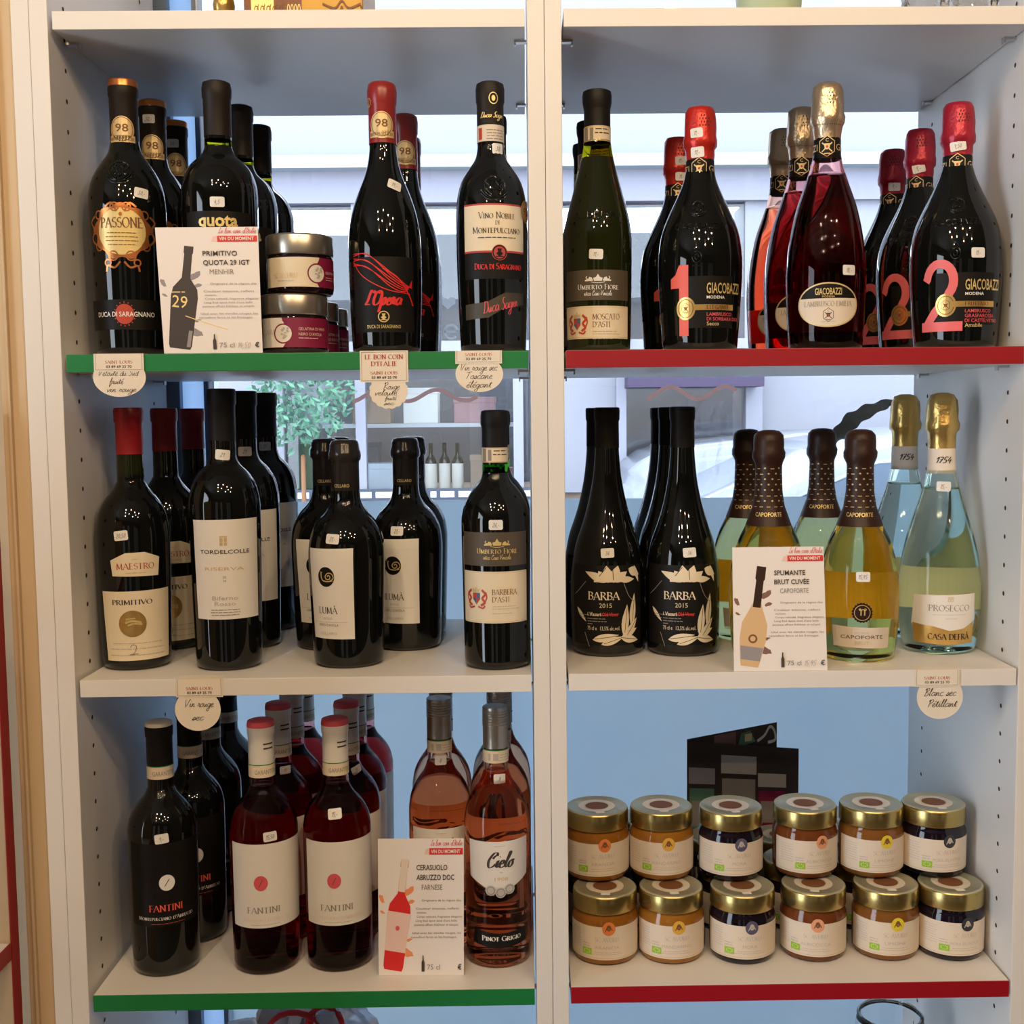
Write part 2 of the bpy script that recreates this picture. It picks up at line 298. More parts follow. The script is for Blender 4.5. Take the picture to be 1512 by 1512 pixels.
# handwriting: x height 1
HF = {
 'a': (.9, [[(.75, .9), (.35, 1), (.08, .5), (.3, 0), (.7, .4), (.78, .95), (.75, .15), (1.0, .2)]]), 'b': (.8, [[(.1, .3), (.45, 1.8), (.25, 2), (.15, .2), (.5, 0), (.7, .5), (.4, .9)]]),
 'c': (.75, [[(.7, .85), (.4, 1), (.08, .5), (.35, 0), (.8, .2)]]), 'd': (.9, [[(.7, .8), (.35, .9), (.08, .4), (.3, 0), (.65, .4), (.85, 2), (.75, .1), (.95, .1)]]),
 'e': (.7, [[(.05, .4), (.5, .6), (.5, .95), (.25, .95), (.08, .4), (.35, 0), (.75, .2)]]), 'f': (.6, [[(.1, .2), (.5, 1.8), (.35, 2), (.2, .8), (.15, -.8), (.35, -.4), (.6, .4)], [(0, .7), (.6, .8)]]),
 'g': (.85, [[(.7, .85), (.35, 1), (.08, .5), (.3, .1), (.65, .5), (.75, .95), (.6, -.8), (.2, -1), (.1, -.6), (.9, .2)]]), 'h': (.8, [[(.1, .2), (.45, 1.9), (.25, 1.9), (.15, 0), (.45, .9), (.6, .7), (.6, .05), (.85, .2)]]), 'i': (.45, [[(.05, .3), (.2, 1), (.18, .1), (.45, .2)], [(.25, 1.45), (.3, 1.5)]]),
 'l': (.5, [[(.05, .3), (.45, 1.8), (.28, 2), (.18, .2), (.5, .15)]]), 'n': (.9, [[(.05, .9), (.15, .9), (.12, 0), (.4, .9), (.6, .8), (.6, .1), (.9, .2)]]), 'm': (1.2, [[(.05, .9), (.12, 0), (.35, .9), (.45, 0), (.75, .9), (.85, .1), (1.2, .2)]]),
 'o': (.75, [[(.45, .95), (.12, .7), (.12, .2), (.4, 0), (.65, .4), (.5, .95), (.8, .85)]]), 'p': (.8, [[(.15, .9), (.1, -1), (.2, .7), (.5, 1), (.65, .5), (.4, 0), (.2, .2)]]), 'r': (.65, [[(.05, .2), (.2, 1.1), (.3, .85), (.5, .85), (.42, .15), (.7, .2)]]), 's': (.65, [[(.05, .1), (.4, 1), (.55, .3), (.3, 0), (.1, .15), (.7, .25)]]),
 't': (.6, [[(.05, .3), (.35, 1.7), (.25, .2), (.6, .2)], [(.05, 1.2), (.6, 1.3)]]), 'u': (.85, [[(.05, .9), (.12, .2), (.35, .05), (.6, .9), (.6, .1), (.9, .2)]]), 'v': (.7, [[(.05, .95), (.25, 0), (.6, .95), (.75, .85)]]),
 'q': (.8, [[(.65, .9), (.3, 1), (.08, .5), (.3, 0), (.65, .6), (.6, -1), (.9, .1)]]), 'x': (.7, [[(.05, .9), (.6, 0)], [(.6, .9), (.05, 0)]]),
 'R': (1.2, [[(.2, 0), (.4, 2), (.1, 1.6), (.8, 2.1), (1.0, 1.5), (.4, 1), (1.2, .1)]]), 'V': (1.2, [[(.1, 2), (.35, 0), (1.0, 2), (1.2, 1.9)]]), 'T': (1.2, [[(.1, 1.9), (1.2, 2.1)], [(.7, 2), (.5, 0)]]), 'S': (.9, [[(.85, 1.9), (.4, 2), (.3, 1.3), (.7, .8), (.5, 0), (.05, .2)]]),
 'F': (1.0, [[(.3, 2), (.2, 0)], [(.1, 2), (.9, 2.1)], [(.2, 1.1), (.7, 1.15)]]), 'B': (1.1, [[(.3, 0), (.45, 2), (.1, 1.6), (.8, 2.1), (.9, 1.5), (.4, 1.1), (.95, .7), (.7, 0), (.1, .1)]]), 'P': (1.0, [[(.25, 0), (.45, 2), (.1, 1.5), (.8, 2.1), (1.0, 1.5), (.45, .9)]]),
 'L': (.9, [[(.8, 1.7), (.5, 2), (.35, .6), (.1, .1), (.3, .1), (.9, .1)]]), 'C': (1.15, [[(1.0, 1.6), (.9, 2), (.45, 1.9), (.1, .9), (.4, 0), (.9, .2), (1.1, .5)], [(.55, 1.2), (.7, 1.5), (.95, 1.7)]]), 'I': (.6, [[(.1, 1.9), (.6, 2), (.3, 1), (.1, 0), (.5, .1)]]), 'O': (1.2, [[(.7, 2), (.15, 1.6), (.1, .5), (.5, 0), (1.05, .5), (1.0, 1.6), (.6, 2.0), (.5, 1.6)]]),
 'D': (1.2, [[(.3, 2), (.25, .1), (.1, .2), (.8, .1), (1.1, 1), (.8, 1.9), (.1, 1.8)]]), "'": (.3, [[(.2, 2), (.12, 1.6)]]), '-': (.6, [[(.05, .5), (.55, .55)]]), ' ': (.6, []),
 'é': (.7, [[(.05, .4), (.5, .6), (.5, .95), (.25, .95), (.08, .4), (.35, 0), (.75, .2)], [(.35, 1.3), (.65, 1.7)]]), 'à': (.9, [[(.75, .9), (.35, 1), (.08, .5), (.3, 0), (.7, .4), (.78, .95), (.75, .15), (1.0, .2)], [(.3, 1.7), (.5, 1.3)]]),
 '0': (.8, [[(.4, 1.5), (.1, .8), (.35, 0), (.65, .7), (.4, 1.5)]]), '1': (.5, [[(.1, 1), (.4, 1.5), (.3, 0)]]), '2': (.8, [[(.1, 1.2), (.4, 1.5), (.6, 1.1), (.1, .05), (.7, .05)]]), '3': (.8, [[(.1, 1.4), (.5, 1.4), (.3, .85), (.6, .5), (.3, 0), (.05, .1)]]), '4': (.8, [[(.4, 1.5), (.1, .6), (.7, .6)], [(.55, 1), (.45, -.1)]]),
 '5': (.8, [[(.7, 1.5), (.25, 1.45), (.2, .85), (.6, .7), (.5, .1), (.1, .05)]]), '6': (.8, [[(.6, 1.5), (.15, .8), (.2, .1), (.6, .2), (.5, .7), (.15, .5)]]), '7': (.7, [[(.1, 1.4), (.6, 1.4), (.25, 0)], [(.2, .8), (.6, .85)]]), '8': (.8, [[(.6, 1.3), (.3, 1.5), (.15, 1.1), (.6, .5), (.4, 0), (.1, .4), (.55, 1.1), (.6, 1.3)]]), '9': (.8, [[(.6, 1.2), (.3, 1.5), (.15, 1), (.5, .8), (.6, 1.3), (.4, 0)]]), ',': (.3, [[(.2, .1), (.08, -.3)]]),
}
def script(s, w=.13, slant=.25, stress=0):
    v = []; f = []; x = 0
    for ch in s:
        adv, st = HF.get(ch, HF[' '])
        for p in st:
            v2, f2 = curve([(x+a+b*slant, b) for a, b in p], (lambda dx, dy: w*(.5+stress*max(0, abs(dy)-.3))) if stress else w, 3 if len(p) > 2 else 1)
            n = len(v); v += v2; f += [tuple(i+n for i in q) for q in f2]
        x += adv
    return v, f
_tc = {}
def sans(s, bold=0):
    k = (s, bold)
    if k in _tc: return _tc[k]
    c = bpy.data.curves.new('t', 'FONT'); c.body = s; c.size = 1; c.resolution_u = 2; c.offset = bold
    o = bpy.data.objects.new('t', c); COL.objects.link(o)
    me = o.to_mesh(); v = [(p.co.x, p.co.y) for p in me.vertices]; f = [tuple(p.vertices) for p in me.polygons]
    o.to_mesh_clear(); bpy.data.objects.remove(o); bpy.data.curves.remove(c)
    _tc[k] = (v, f); return v, f
def txt(s, cx, v0, h, w=None, font='s', al='c', bold=None, small=None, shear=0, rot=0):
    """s set in capitals h tall standing on v0, centred on cx (or starting / ending there), squeezed to width w"""
    if font == 's': v, f = serif(s, bold or 1.0, small); k = h
    elif font == 'h': v, f = script(s, bold or .13); k = h/2
    elif font == 'c': v, f = script(s, bold or .20, .35, stress=1.6); k = h/2
    else: v, f = sans(s, bold or 0); k = h/.70
    if not v: return [], []
    x0 = min(p[0] for p in v); x1 = max(p[0] for p in v); sx = (w/(x1-x0)) if w else k
    off = {'c': (x0+x1)/2, 'l': x0, 'r': x1}[al]
    out = []
    c, sn = cos(radians(rot)), sin(radians(rot))
    for x, y in v:
        X = (x-off)*sx+shear*y*k; Y = y*k
        out.append((cx+X*c-Y*sn, v0+X*sn+Y*c))
    return out, f
def greek(cx, v0, w, n, h=1.1, gap=2.2, al='c', seed=1, lens=None):
    """tiny print too small to read: rows of little word blocks"""
    rnd = random.Random(seed); v = []; f = []
    for i in range(n):
        L = w*(lens[i] if lens else (.8+.2*rnd.random())); x = cx-(L/2 if al == 'c' else (0 if al == 'l' else L)); e = x+L; y = v0-i*gap
        while x < e:
            wl = min(rnd.uniform(2, 6)*h*.8, e-x); k = len(v); v += [(x, y), (x+wl, y), (x+wl, y+h*.55), (x, y+h*.55)]; f.append((k, k+1, k+2, k+3)); x += wl+h*.6
    return v, f

def cyl(R, a0=0):
    """surface function: wraps millimetre print round a turned profile whose radius is R(z)"""
    def fn(u, v, off):
        r = R(v) if callable(R) else R
        a = radians(a0)+u/r; r += off
        return (r*sin(a)*MM, -r*cos(a)*MM, v*MM)
    return fn
def flat(o, ex, ey, nrm):
    o, ex, ey, nrm = Vector(o), Vector(ex).normalized(), Vector(ey).normalized(), Vector(nrm).normalized()
    return lambda u, v, off: tuple(o+ex*u*MM+ey*v*MM+nrm*off*MM)
def decal(name, items, surf, parent, off=.35, cut=3.0, thick=0):
    V = []; F = []; MI = []; mats = []
    for q_, ((v, f), m) in enumerate(items):
        if not f: continue
        if m not in mats: mats.append(m)
        mi = mats.index(m)
        if cut and f:
            xs = [p[0] for p in v]; big = max(max(v[i][0] for i in q)-min(v[i][0] for i in q) for q in f)
            ys = max(max(v[i][1] for i in q)-min(v[i][1] for i in q) for q in f)
            if big > cut*1.3 or ys > 14:
                bm = bmesh.new(); bv = [bm.verts.new((p[0], p[1], 0)) for p in v]
                for q in f:
                    try: bm.faces.new([bv[i] for i in q])
                    except ValueError: pass
                x = math.floor(min(xs)/cut)*cut+cut
                while x < max(xs):
                    bmesh.ops.bisect_plane(bm, geom=bm.verts[:]+bm.edges[:]+bm.faces[:], plane_co=(x, 0, 0), plane_no=(1, 0, 0)); x += cut
                if ys > 14:
                    y0 = min(p[1] for p in v); y1 = max(p[1] for p in v); y = y0+8
                    while y < y1:
                        bmesh.ops.bisect_plane(bm, geom=bm.verts[:]+bm.edges[:]+bm.faces[:], plane_co=(0, y, 0), plane_no=(0, 1, 0)); y += 8
                bm.verts.index_update(); v = [(q.co.x, q.co.y) for q in bm.verts]; f = [tuple(w.index for w in q.verts) for q in bm.faces]; bm.free()
        n = len(V); o_ = off+.035*q_
        V += [surf(a, b, o_) for a, b in v]; F += [tuple(i+n for i in q) for q in f]; MI += [mi]*len(f)
    # consistent winding: face outwards
    if thick:
        bm = bmesh.new(); bv = [bm.verts.new(p) for p in V]
        for q in F:
            try: bm.faces.new([bv[i] for i in q])
            except ValueError: pass
        bmesh.ops.recalc_face_normals(bm, faces=bm.faces); bmesh.ops.solidify(bm, geom=bm.faces[:], thickness=thick*MM)
        me = bpy.data.meshes.new(name); bm.to_mesh(me); bm.free()
        for m in mats: me.materials.append(M[m])
        o = bpy.data.objects.new(name, me); COL.objects.link(o); o.parent = parent; return o
    return mk(name, V, F, mats, parent, False, MI)
def copy_tree(o, parent=None):
    c = o.copy(); COL.objects.link(c); c.parent = parent
    for ch in list(o.children):
        if not ch.name.startswith('price_sticker'): copy_tree(ch, c)
    return c

# ================================================================== THE SETTING
FL = -1.25; CE = 1.45
def struct(name, m, *b):
    mb = MB()
    for q in b: mb.box(*q)
    return tag(mb.build(name, m), kind='structure')
D('floor_tile', (.20, .13, .08), .35, noise=.15, nscale=4); D('ceiling_paint', (.45, .40, .34), .8, noise=.03); D('dim_wall', (.16, .11, .08), .8, noise=.08); D('street_grey', (.42, .42, .45), .8, noise=.1, nscale=3)
struct('floor', 'floor_tile', (-1.9, -4.2, FL-.05, 3.6, .50, FL)); struct('ceiling', 'ceiling_paint', (-1.9, -4.2, CE, 3.6, .50, CE+.05))
struct('wall_left', 'dim_wall', (-1.95, -1.25, FL, -1.9, .5, CE), (-1.95, -4.2, FL, -1.9, -2.45, CE), (-1.95, -2.45, 1.05, -1.9, -1.25, CE))
struct('wall_right', 'dim_wall', (3.6, -4.2, FL, 3.65, .5, CE)); struct('wall_front', 'dim_wall', (-1.95, -4.25, FL, 3.65, -4.2, CE))
struct('wall_back', 'beige_wall', (-1.95, .37, FL, -.012, .44, CE), (1.42, .37, FL, 3.65, .44, CE), (-.012, .37, 1.25, 1.42, .44, CE), (-.012, .37, FL, 1.42, .44, -.80))
# the window behind the shelves
w1 = tag(empty('window_1', (0, 0, 0)), kind='structure')
f_ = MB(); f_.box(.046, .372, -.80, .0475, .42, 1.25); f_.box(.484, .378, -.80, .502, .42, 1.25); f_.box(1.30, .372, -.80, 1.42, .42, 1.25)
f_.box(.0475, .372, -.80, 1.30, .42, -.76); f_.box(.0475, .372, 1.20, 1.30, .42, 1.25)
f_.build('window_frame', 'frame_blue', w1)
g_ = MB(); g_.box(-.012, .371, -.80, .0085, .41, 1.25); g_.box(.038, .38, -.80, .046, .41, 1.25); g_.build('frame_gasket', 'frame_dark', w1)
pn = MB(); pn.box(.0475, .394, -.76, .484, .398, 1.20); pn.box(.502, .394, -.76, 1.30, .398, 1.20); pn.build('pane', 'pane', w1)
M['frame_glow_film'] = filmmat('frame_glow_film', (.36, .52, .74), .1); mk('frame_glow_sheet', [(.0085, .385, -.80), (.038, .385, -.80), (.038, .385, 1.25), (.0085, .385, 1.25)], [(0, 1, 2, 3)], 'frame_glow_film', w1)  # translucent sheet in place of the frame profile, added so daylight brightens it
for xa, xb in ((.0475, .484), (.502, 1.30)): mk('frosted_film', [(xa, .3915, -.76), (xb, .3915, -.76), (xb, .3915, .1575), (xa, .3915, .1575)], [(0, 1, 2, 3)], 'film', w1)
# coral wave and white letter stuck on the glass
def waves(x0, x1, z, amp, per, ph):
    pts = [(x0*1000+(x1-x0)*1000*i/60, z*1000+amp*1000*sin(2*pi*((x1-x0)*i/60)/per+ph)) for i in range(61)]
    return line(pts, 5.5)
M['coral_vinyl'] = filmmat('coral_vinyl', (1, .55, .45), .25); M['vinyl_white'] = filmmat('vinyl_white', (1, 1, 1), .2)
for i, a in enumerate([(.236, .405, .3005, .0075, .078, -1.3), (.636, .758, .3005, .0085, .075, -1.1)]):
    t = decal('window_sticker', [(waves(*a), 'coral_vinyl')], flat((0, .3925, 0), (1, 0, 0), (0, 0, 1), (0, -1, 0)), None, off=0, cut=0)
    tag(t, ['coral wavy line stuck on the window glass above the short-necked bottles', 'coral wavy line stuck on the window glass at the right bay, above the lily-labelled bottles'][i], 'sticker', 'coral waves on the window')
L_ = decal('window_letter', [(join(line(arc(371, 386, 9, 9, 2, 318, 26), 3.2), rect(362, 384.6, 381.4, 387.4)), 'vinyl_white')], flat((0, .3925, 0), (1, 0, 0), (0, 0, 1), (0, -1, 0)), None, off=0, cut=0)
tag(L_, 'white letter e stuck on the window between two tall dark bottles', 'letter')
h_ = decal('window_heart', [(poly([(367, 416), (357, 425), (358, 431), (363, 432), (367, 428.5), (371, 433), (377, 431), (377, 424)]), 'vinyl_white')], flat((0, .3925, 0), (1, 0, 0), (0, 0, 1), (0, -1, 0)), None, off=0, cut=0)
tag(h_, 'small white heart stuck on the window just above the white letter', 'sticker')

# ---- across the street
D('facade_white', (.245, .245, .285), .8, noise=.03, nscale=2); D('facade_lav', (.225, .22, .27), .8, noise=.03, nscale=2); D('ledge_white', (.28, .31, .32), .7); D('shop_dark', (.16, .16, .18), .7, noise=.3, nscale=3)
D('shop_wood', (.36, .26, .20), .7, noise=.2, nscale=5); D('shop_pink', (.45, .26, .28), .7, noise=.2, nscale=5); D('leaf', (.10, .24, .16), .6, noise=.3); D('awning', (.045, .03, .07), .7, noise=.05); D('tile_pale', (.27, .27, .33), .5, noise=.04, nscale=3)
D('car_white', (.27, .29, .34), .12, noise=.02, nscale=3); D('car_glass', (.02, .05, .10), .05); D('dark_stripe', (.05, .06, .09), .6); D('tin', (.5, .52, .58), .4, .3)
fc = tag(empty('shop_building', (0, 6, FL)), 'white shop building with a long display window across the street', 'building')
def P_(name, m, *b):
    mb = MB()
    for x0, y0, z0, x1, y1, z1 in b: mb.box(x0, y0-6, z0-FL, x1, y1-6, z1-FL)
    return mb.build(name, m, fc)
P_('wall', 'facade_white', (-6, 6.0, 1.715, 9, 6.4, 3.9), (1.80, 6.0, -.2, 9, 6.4, 1.53), (.55, 6.0, -.2, 1.02, 6.4, .62), (-6, 6.0, -.2, -2.6, 6.4, 1.53), (-2.6, 5.96, -.2, -.98, 6.0, .5))
P_('ledge', 'ledge_white', (-6, 5.85, 1.715, 9, 6.0, 1.787)); P_('fascia', 'facade_lav', (-6, 5.95, 1.53, 9, 6.2, 1.715))
P_('back_wall', 'shop_dark', (-2.6, 7.2, -.3, 2.35, 7.3, 1.53)); P_('shop_floor', 'shop_wood', (-2.6, 6.05, -.3, 2.35, 7.2, -.2))
for x in (-1.42, -.55, .40): P_('window_post', 'tile_pale', (x, 5.98, -.2, x+.06, 6.06, 1.53))
P_('transom', 'tile_pale', (-2.6, 5.99, .66, 2.35, 6.05, .72)); P_('window_pane', 'pane', (-2.6, 6.02, -.2, 2.35, 6.025, 1.53))
b_ = P_('base_wall', 'tile_pale', (-6, 5.98, FL, 9, 6.3, -.24))
for i in range(14): P_('wall_tile', 'facade_white', (-1.9+i*.24, 5.965, -.40, -1.9+i*.24+.23, 5.98, -.25))
st = P_('sign_strip', 'dark_stripe', (-1.6, 5.955, -.235, .62, 5.975, -.165))
D('strip_mark', (.6, .62, .68), .6)
rnd = random.Random(3); sm = MB()
x = -1.5
while x < .55:
    w_ = rnd.uniform(.02, .12); sm.box(x, 5.95, -.218, x+w_, 5.956, -.182); x += w_+.025
o = sm.build('strip_marks', 'strip_mark', None); o.parent = fc; o.location = (0, -6, -FL)
# shop window goods: shelf boards, boxes, bottles
tag(struct('trim_1', 'tin', (-1.0, 6.35, .20, .45, 6.6, .225)), kind='structure')
rnd = random.Random(11)
def far_thing(name, mb_fn, m, lab, cat, loc, grp): pass
spec = [(-.62, .30, .24, .20, 'shop_wood'), (-.30, .34, .22, .22, 'white'), (.02, .26, .26, .16, 'shop_pink'), (-.95, .36, .18, .26, 'tin'), (-.62, -.2, .26, .17, 'frame_blue'), (.12, -.2, .24, .22, 'shop_wood'), (-.98, -.2, .2, .3, 'leaf')]
blab = ['brown box on the upper board in the shop window opposite', 'white box on the upper board in the shop window opposite', 'pinkish box on the upper board in the shop window opposite', 'grey tin box at the left end of the board in the shop window opposite', 'blue box on the floor of the shop window opposite', 'tan wooden box on the floor of the shop window opposite', 'green box at the left in the shop window opposite']
for (x, z, w_, h, m), lb in zip(spec, blab):
    z0 = .225 if z > 0 else -.2
    t = empty('box', (x+w_/2, 6.45, z0)); tag(t, lb, 'box', 'boxes in the shop window opposite')
    bevbox('carton', -w_/2, -.09, 0, w_/2, .09, h, m, t, b=.006); bevbox('lid', -w_/2-.004, -.094, h-.035, w_/2+.004, .094, h+.004, m, t, b=.004)
fb = lathe('far_bottle', [(0, 0), (36, 0), (38, 10), (38, 170), (30, 200), (14, 225), (14, 300), (0, 300)], ['black_glass', 'paper'], n=14, midx=lambda z: 1 if 40 < z < 120 else 0)
fb.name = 'bottle'
spots = [(-.30+.085*i, 6.35+.03*(i % 2)) for i in range(5)]
for i, (x, y) in enumerate(spots):
    o = fb if i == 0 else copy_tree(fb)
    o.location = (x, y, -.2); tag(o, 'dark bottle in the shop window opposite, %s' % ['leftmost of five', 'second of five from left', 'middle of five', 'fourth of five from left', 'rightmost of five'][i], 'bottle', 'bottles in the shop window opposite')
aw = MB(); aw.box(1.07, 5.7, .425, 1.86, 5.98, .60); o = aw.build('awning', 'awning'); o.name = 'shop_awning'; tag(o, 'purple shop awning over the window across the street', 'awning')
struct('trim_2', 'tile_pale', (1.02, 5.95, -.2, 1.08, 5.98, 1.53), (1.80, 5.95, -.2, 1.9, 5.98, .60))
# more goods and greenery behind the glass opposite
for (x, w_, h, m, lb) in ((-.66, .16, .30, 'dark_stripe', 'dark blue upright box beside the left post of the shop window opposite'), (.26, .12, .12, 'shop_pink', 'small pinkish box at the right end of the shop window opposite')):
    t = empty('box', (x+w_/2, 6.75, -.2)); tag(t, lb, 'box', 'boxes in the shop window opposite'); bevbox('carton', -w_/2, -.06, 0, w_/2, .06, h, m, t, b=.006); bevbox('lid', -w_/2-.004, -.064, h-.03, w_/2+.004, .064, h+.004, m, t, b=.004)
tr_ = tag(empty('potted_tree', (-.80, 5.60, FL)), 'small leafy potted tree on the pavement before the shop opposite', 'tree')
lathe('pot', [(0, 0), (110, 0), (140, 240), (120, 240), (115, 220), (0, 220)], ['dark_stripe'], tr_, 20); lathe('trunk', [(0, 200), (18, 200), (13, 1300), (0, 1310)], ['ink_brown'], tr_, 10)
rl = random.Random(9); lv = []; lf_ = []
for k in range(900):
    a_, b_, q = rl.uniform(0, 6.28), rl.uniform(-1, 1), rl.uniform(.3, 1)**.5
    c = Vector((.30*q*cos(a_)*sqrt(1-b_*b_), .25*q*sin(a_)*sqrt(1-b_*b_), 1.72+.42*q*b_)); d = Vector((rl.gauss(0, 1), rl.gauss(0, 1), rl.gauss(0, 1))).normalized(); e = d.orthogonal().normalized()
    n = len(lv); lv += [c-d*.03, c+e*.012, c+d*.03, c-e*.012]; lf_.append((n, n+1, n+2, n+3))
tag(mk('foliage', lv, lf_, 'leaf', tr_), kind='stuff')
# sidewalk, road
struct('trim_3', 'street_grey', (-8, .45, FL-.1, 11, 9, FL-.02))
# parked cars
def car(name, x, y, prof, wins, width, m, lab, dirn=1):
    r = tag(empty(name, (x, y, FL)), lab, 'car')
    def ext(nm, pts, y0, y1, mt, bev=.03):
        bm = bmesh.new(); a = [bm.verts.new((p[0], y0, p[1])) for p in pts]; b = [bm.verts.new((p[0], y1, p[1])) for p in pts]
        n = len(pts); bm.faces.new(a); bm.faces.new(list(reversed(b)))
        for i in range(n): bm.faces.new((a[(i+1) % n], a[i], b[i], b[(i+1) % n]))
        bmesh.ops.recalc_face_normals(bm, faces=bm.faces)
        if bev: bmesh.ops.bevel(bm, geom=bm.edges[:], offset=bev, segments=3, affect='EDGES', clamp_overlap=True)
        me = bpy.data.meshes.new(nm); bm.to_mesh(me); bm.free(); me.materials.append(M[mt]); me.polygons.foreach_set('use_smooth', [True]*len(me.polygons))
        o = bpy.data.objects.new(nm, me); COL.objects.link(o); o.parent = r; return o
    ext('body', prof, 0, width, m, .05)
    for q in wins: ext('side_window', q, -.006, .02, 'car_glass', .004)
    for wx in (.75, 3.25):
        for wy in (-.02, width-.2):
            v = []; f = []
            for k, (rr, yy) in enumerate([(0, 0), (.2, 0), (.21, .02), (.31, .0), (.33, .05), (.33, .2), (0, .22)]):
                for i in range(24): a_ = 2*pi*i/24; v.append((wx+rr*cos(a_), wy+yy, .33+rr*sin(a_)))
            for k in range(6):
                for i in range(24): j = (i+1) % 24; f.append((k*24+i, k*24+j, k*24+24+j, k*24+24+i))
            mk('wheel', v, f, 'rubber', r, True)
    return r
hatch = [(0, .35), (0, .85), (.12, 1.0), (.95, 1.10), (1.6, 1.40), (2.1, 1.46), (3.2, 1.43), (3.9, 1.1), (4.05, .9), (4.05, .35)]
van = [(0, .35), (0, 1.2), (.2, 1.34), (1.0, 1.42), (3.6, 1.42), (3.9, 1.2), (3.95, .35)]
car('parked_car', .98, 4.25, van, [[(1.2, .98), (1.25, 1.10), (3.3, 1.10), (3.3, .98)]], 1.7, 'car_white', 'white car parked on the far side of the street behind the gold-sleeved bottles')
car('parked_car', -.04, 2.50, hatch, [[(1.05, 1.12), (1.62, 1.36), (2.3, 1.39), (2.3, 1.12)], [(2.36, 1.12), (2.36, 1.39), (3.1, 1.36), (3.5, 1.14)]], 1.65, 'car_white', 'pale car with dark blue side windows parked close to the shop window')

# ================================================================== THE SHELVING
BAYS = [(0, .4735, (.6805, .3389, .0, -.3430, -.689), ('laminate', 'green_edge', 'laminate', 'green_edge', 'laminate'), -.0233, -.0045, .4755, .4931),
        (.5126, .9868, (.6804, .3389, .0004, -.3422, -.689), ('laminate', 'red_edge', 'laminate', 'red_edge', 'laminate'), .4931, .5106, .9885, 1.0065)]
ZL = BAYS[0][2]; ZR = BAYS[1][2]
pin = None
for bi, (x0, x1, zs, eg, pa, pb, pc, pd) in enumerate(BAYS):
    u = empty('shelving_unit', (x0, 0, FL))
    tag(u, ['cream shelving unit on the left with green-edged shelves', 'cream shelving unit on the right with red-edged shelves'][bi], 'shelving unit', 'shelving units side by side')
    for a, b in ((pa, pb), (pc, pd)): bevbox('side_panel', a-x0+.0002, 0, 0, b-x0-.0002, .356, 2.45, 'laminate', u, b=.0008)
    for z, e in zip(zs, eg):
        s_ = bevbox('shelf', 0, .0012, -.018, x1-x0, .352, 0, 'laminate', u, b=.0008, loc=(0, 0, z-FL))
        bevbox('edge_band', 0, 0, -.018, x1-x0, .0014, 0, e, s_, b=.0005)
        for px, sg in ((0, 1), (x1-x0, -1)):
            for py in (.045, .30):
                p = MB(); q = sg*.011
                xa, xb = sorted((px-sg*.0035, px+q))
                p.box(xa, py-.004, -.0205, xb, py+.004, -.0182); p.box(*( (xb-.0016, py-.004, -.0235, xb, py+.004, -.0205) if sg > 0 else (xa, py-.004, -.0235, xa+.0016, py+.004, -.0205)))
                p.build('shelf_pin', 'steel', s_)
    hb = MB()
    for xx, sg in ((pb-x0, 1), (pc-x0, -1)):
        for py in (.043, .30):
            z = .634-.0311*26
            for k in range(-10, 46):
                zz = .634-.0311*k-FL
                c = []; n = 10
                for i in range(n): a_ = 2*pi*i/n; c.append((xx+sg*.00015, py+.0026*cos(a_), zz+.0026*sin(a_)))
                hb.add((c, [tuple(range(n))]))
    tag(hb.build('pin_holes', 'hole', u), kind='stuff')
# plain filler panels between this unit and the corner
t = tag(empty('filler_post', (-.0415, 0, FL)), 'cream upright panel left of the green-edged shelving unit', 'panel'); bevbox('board', .0002, 0, 0, .0180, .356, 2.45, 'laminate', t, b=.0008)
o = bevbox('corner_board', 0, .004, 0, .027, .02, 2.45, 'beige_wall', None, b=.002, loc=(-.0695, 0, FL)); tag(o, 'narrow beige board filling the corner at far left', 'panel')
o = bevbox('corner_bead', 0, 0, 0, .003, .006, 2.45, 'beige_wall', None, b=.001, loc=(-.0610, -.002, FL)); tag(o, 'thin beige bead running down the corner board', 'strip')
u = tag(empty('corner_shelf_unit', (-.0735, -.36, FL)), 'cream shelf unit with dark red edges at the far left corner', 'shelving unit')
for y0, y1 in ((.0, .018), (.337, .355)):
    p = bevbox('side_panel', -.34, y0, 0, -.0015, y1, 1.5+.03, 'beige_wall', u, b=.0008); bevbox('edge_band', -.0015, y0, 0, 0, y1, 1.53, 'red_edge', p, b=.0004)
for z in (-.272, -.62, .06):
    s_ = bevbox('shelf', -.33, .019, -.018, -.0015, .335, 0, 'laminate', u, b=.0008, loc=(0, 0, z-FL)); bevbox('edge_band', -.0015, .019, -.018, 0, .335, 0, 'red_edge', s_, b=.0004)

# ================================================================== BOTTLES
PROF = {}
def Rof(prof):
    ps = [p for p in prof if p[0] > .5]
    def R(z):
        if z <= ps[0][1]: return ps[0][0]
        for (r0, z0), (r1, z1) in zip(ps, ps[1:]):
            if z0 <= z <= z1: return r0 if z1 == z0 else r0+(r1-r0)*(z-z0)/(z1-z0)
        return ps[-1][0]
    return R
def bottle(name, kind, prof, mats=('black_glass',), midx=None, air=None, seed=0):
    """prof in mm from the foot up to the mouth; air = (fill level, wall) hollows the neck above the wine"""
    root = empty(name); pr = smooth_prof(prof); R = Rof(pr); inner = None
    if air:
        lv, w = air; top = prof[-1][1]
        zs = [lv+.01]+[z for r, z in pr if lv < z < top-6]+[top-6]
        inner = [(0, lv)]+[(R(z)-w, z) for z in zs]+[(0, top-5.5)]
    full = [(0, 2.5), (prof[0][0]*.55, 2.0), (prof[0][0]*.9, 0)]+pr+([(0, pr[-1][1])] if pr[-1][0] > .01 else [])
    lathe('glass_body', full, list(mats), root, 48, midx, inner=inner)
    PROF[kind] = R
    return root, R
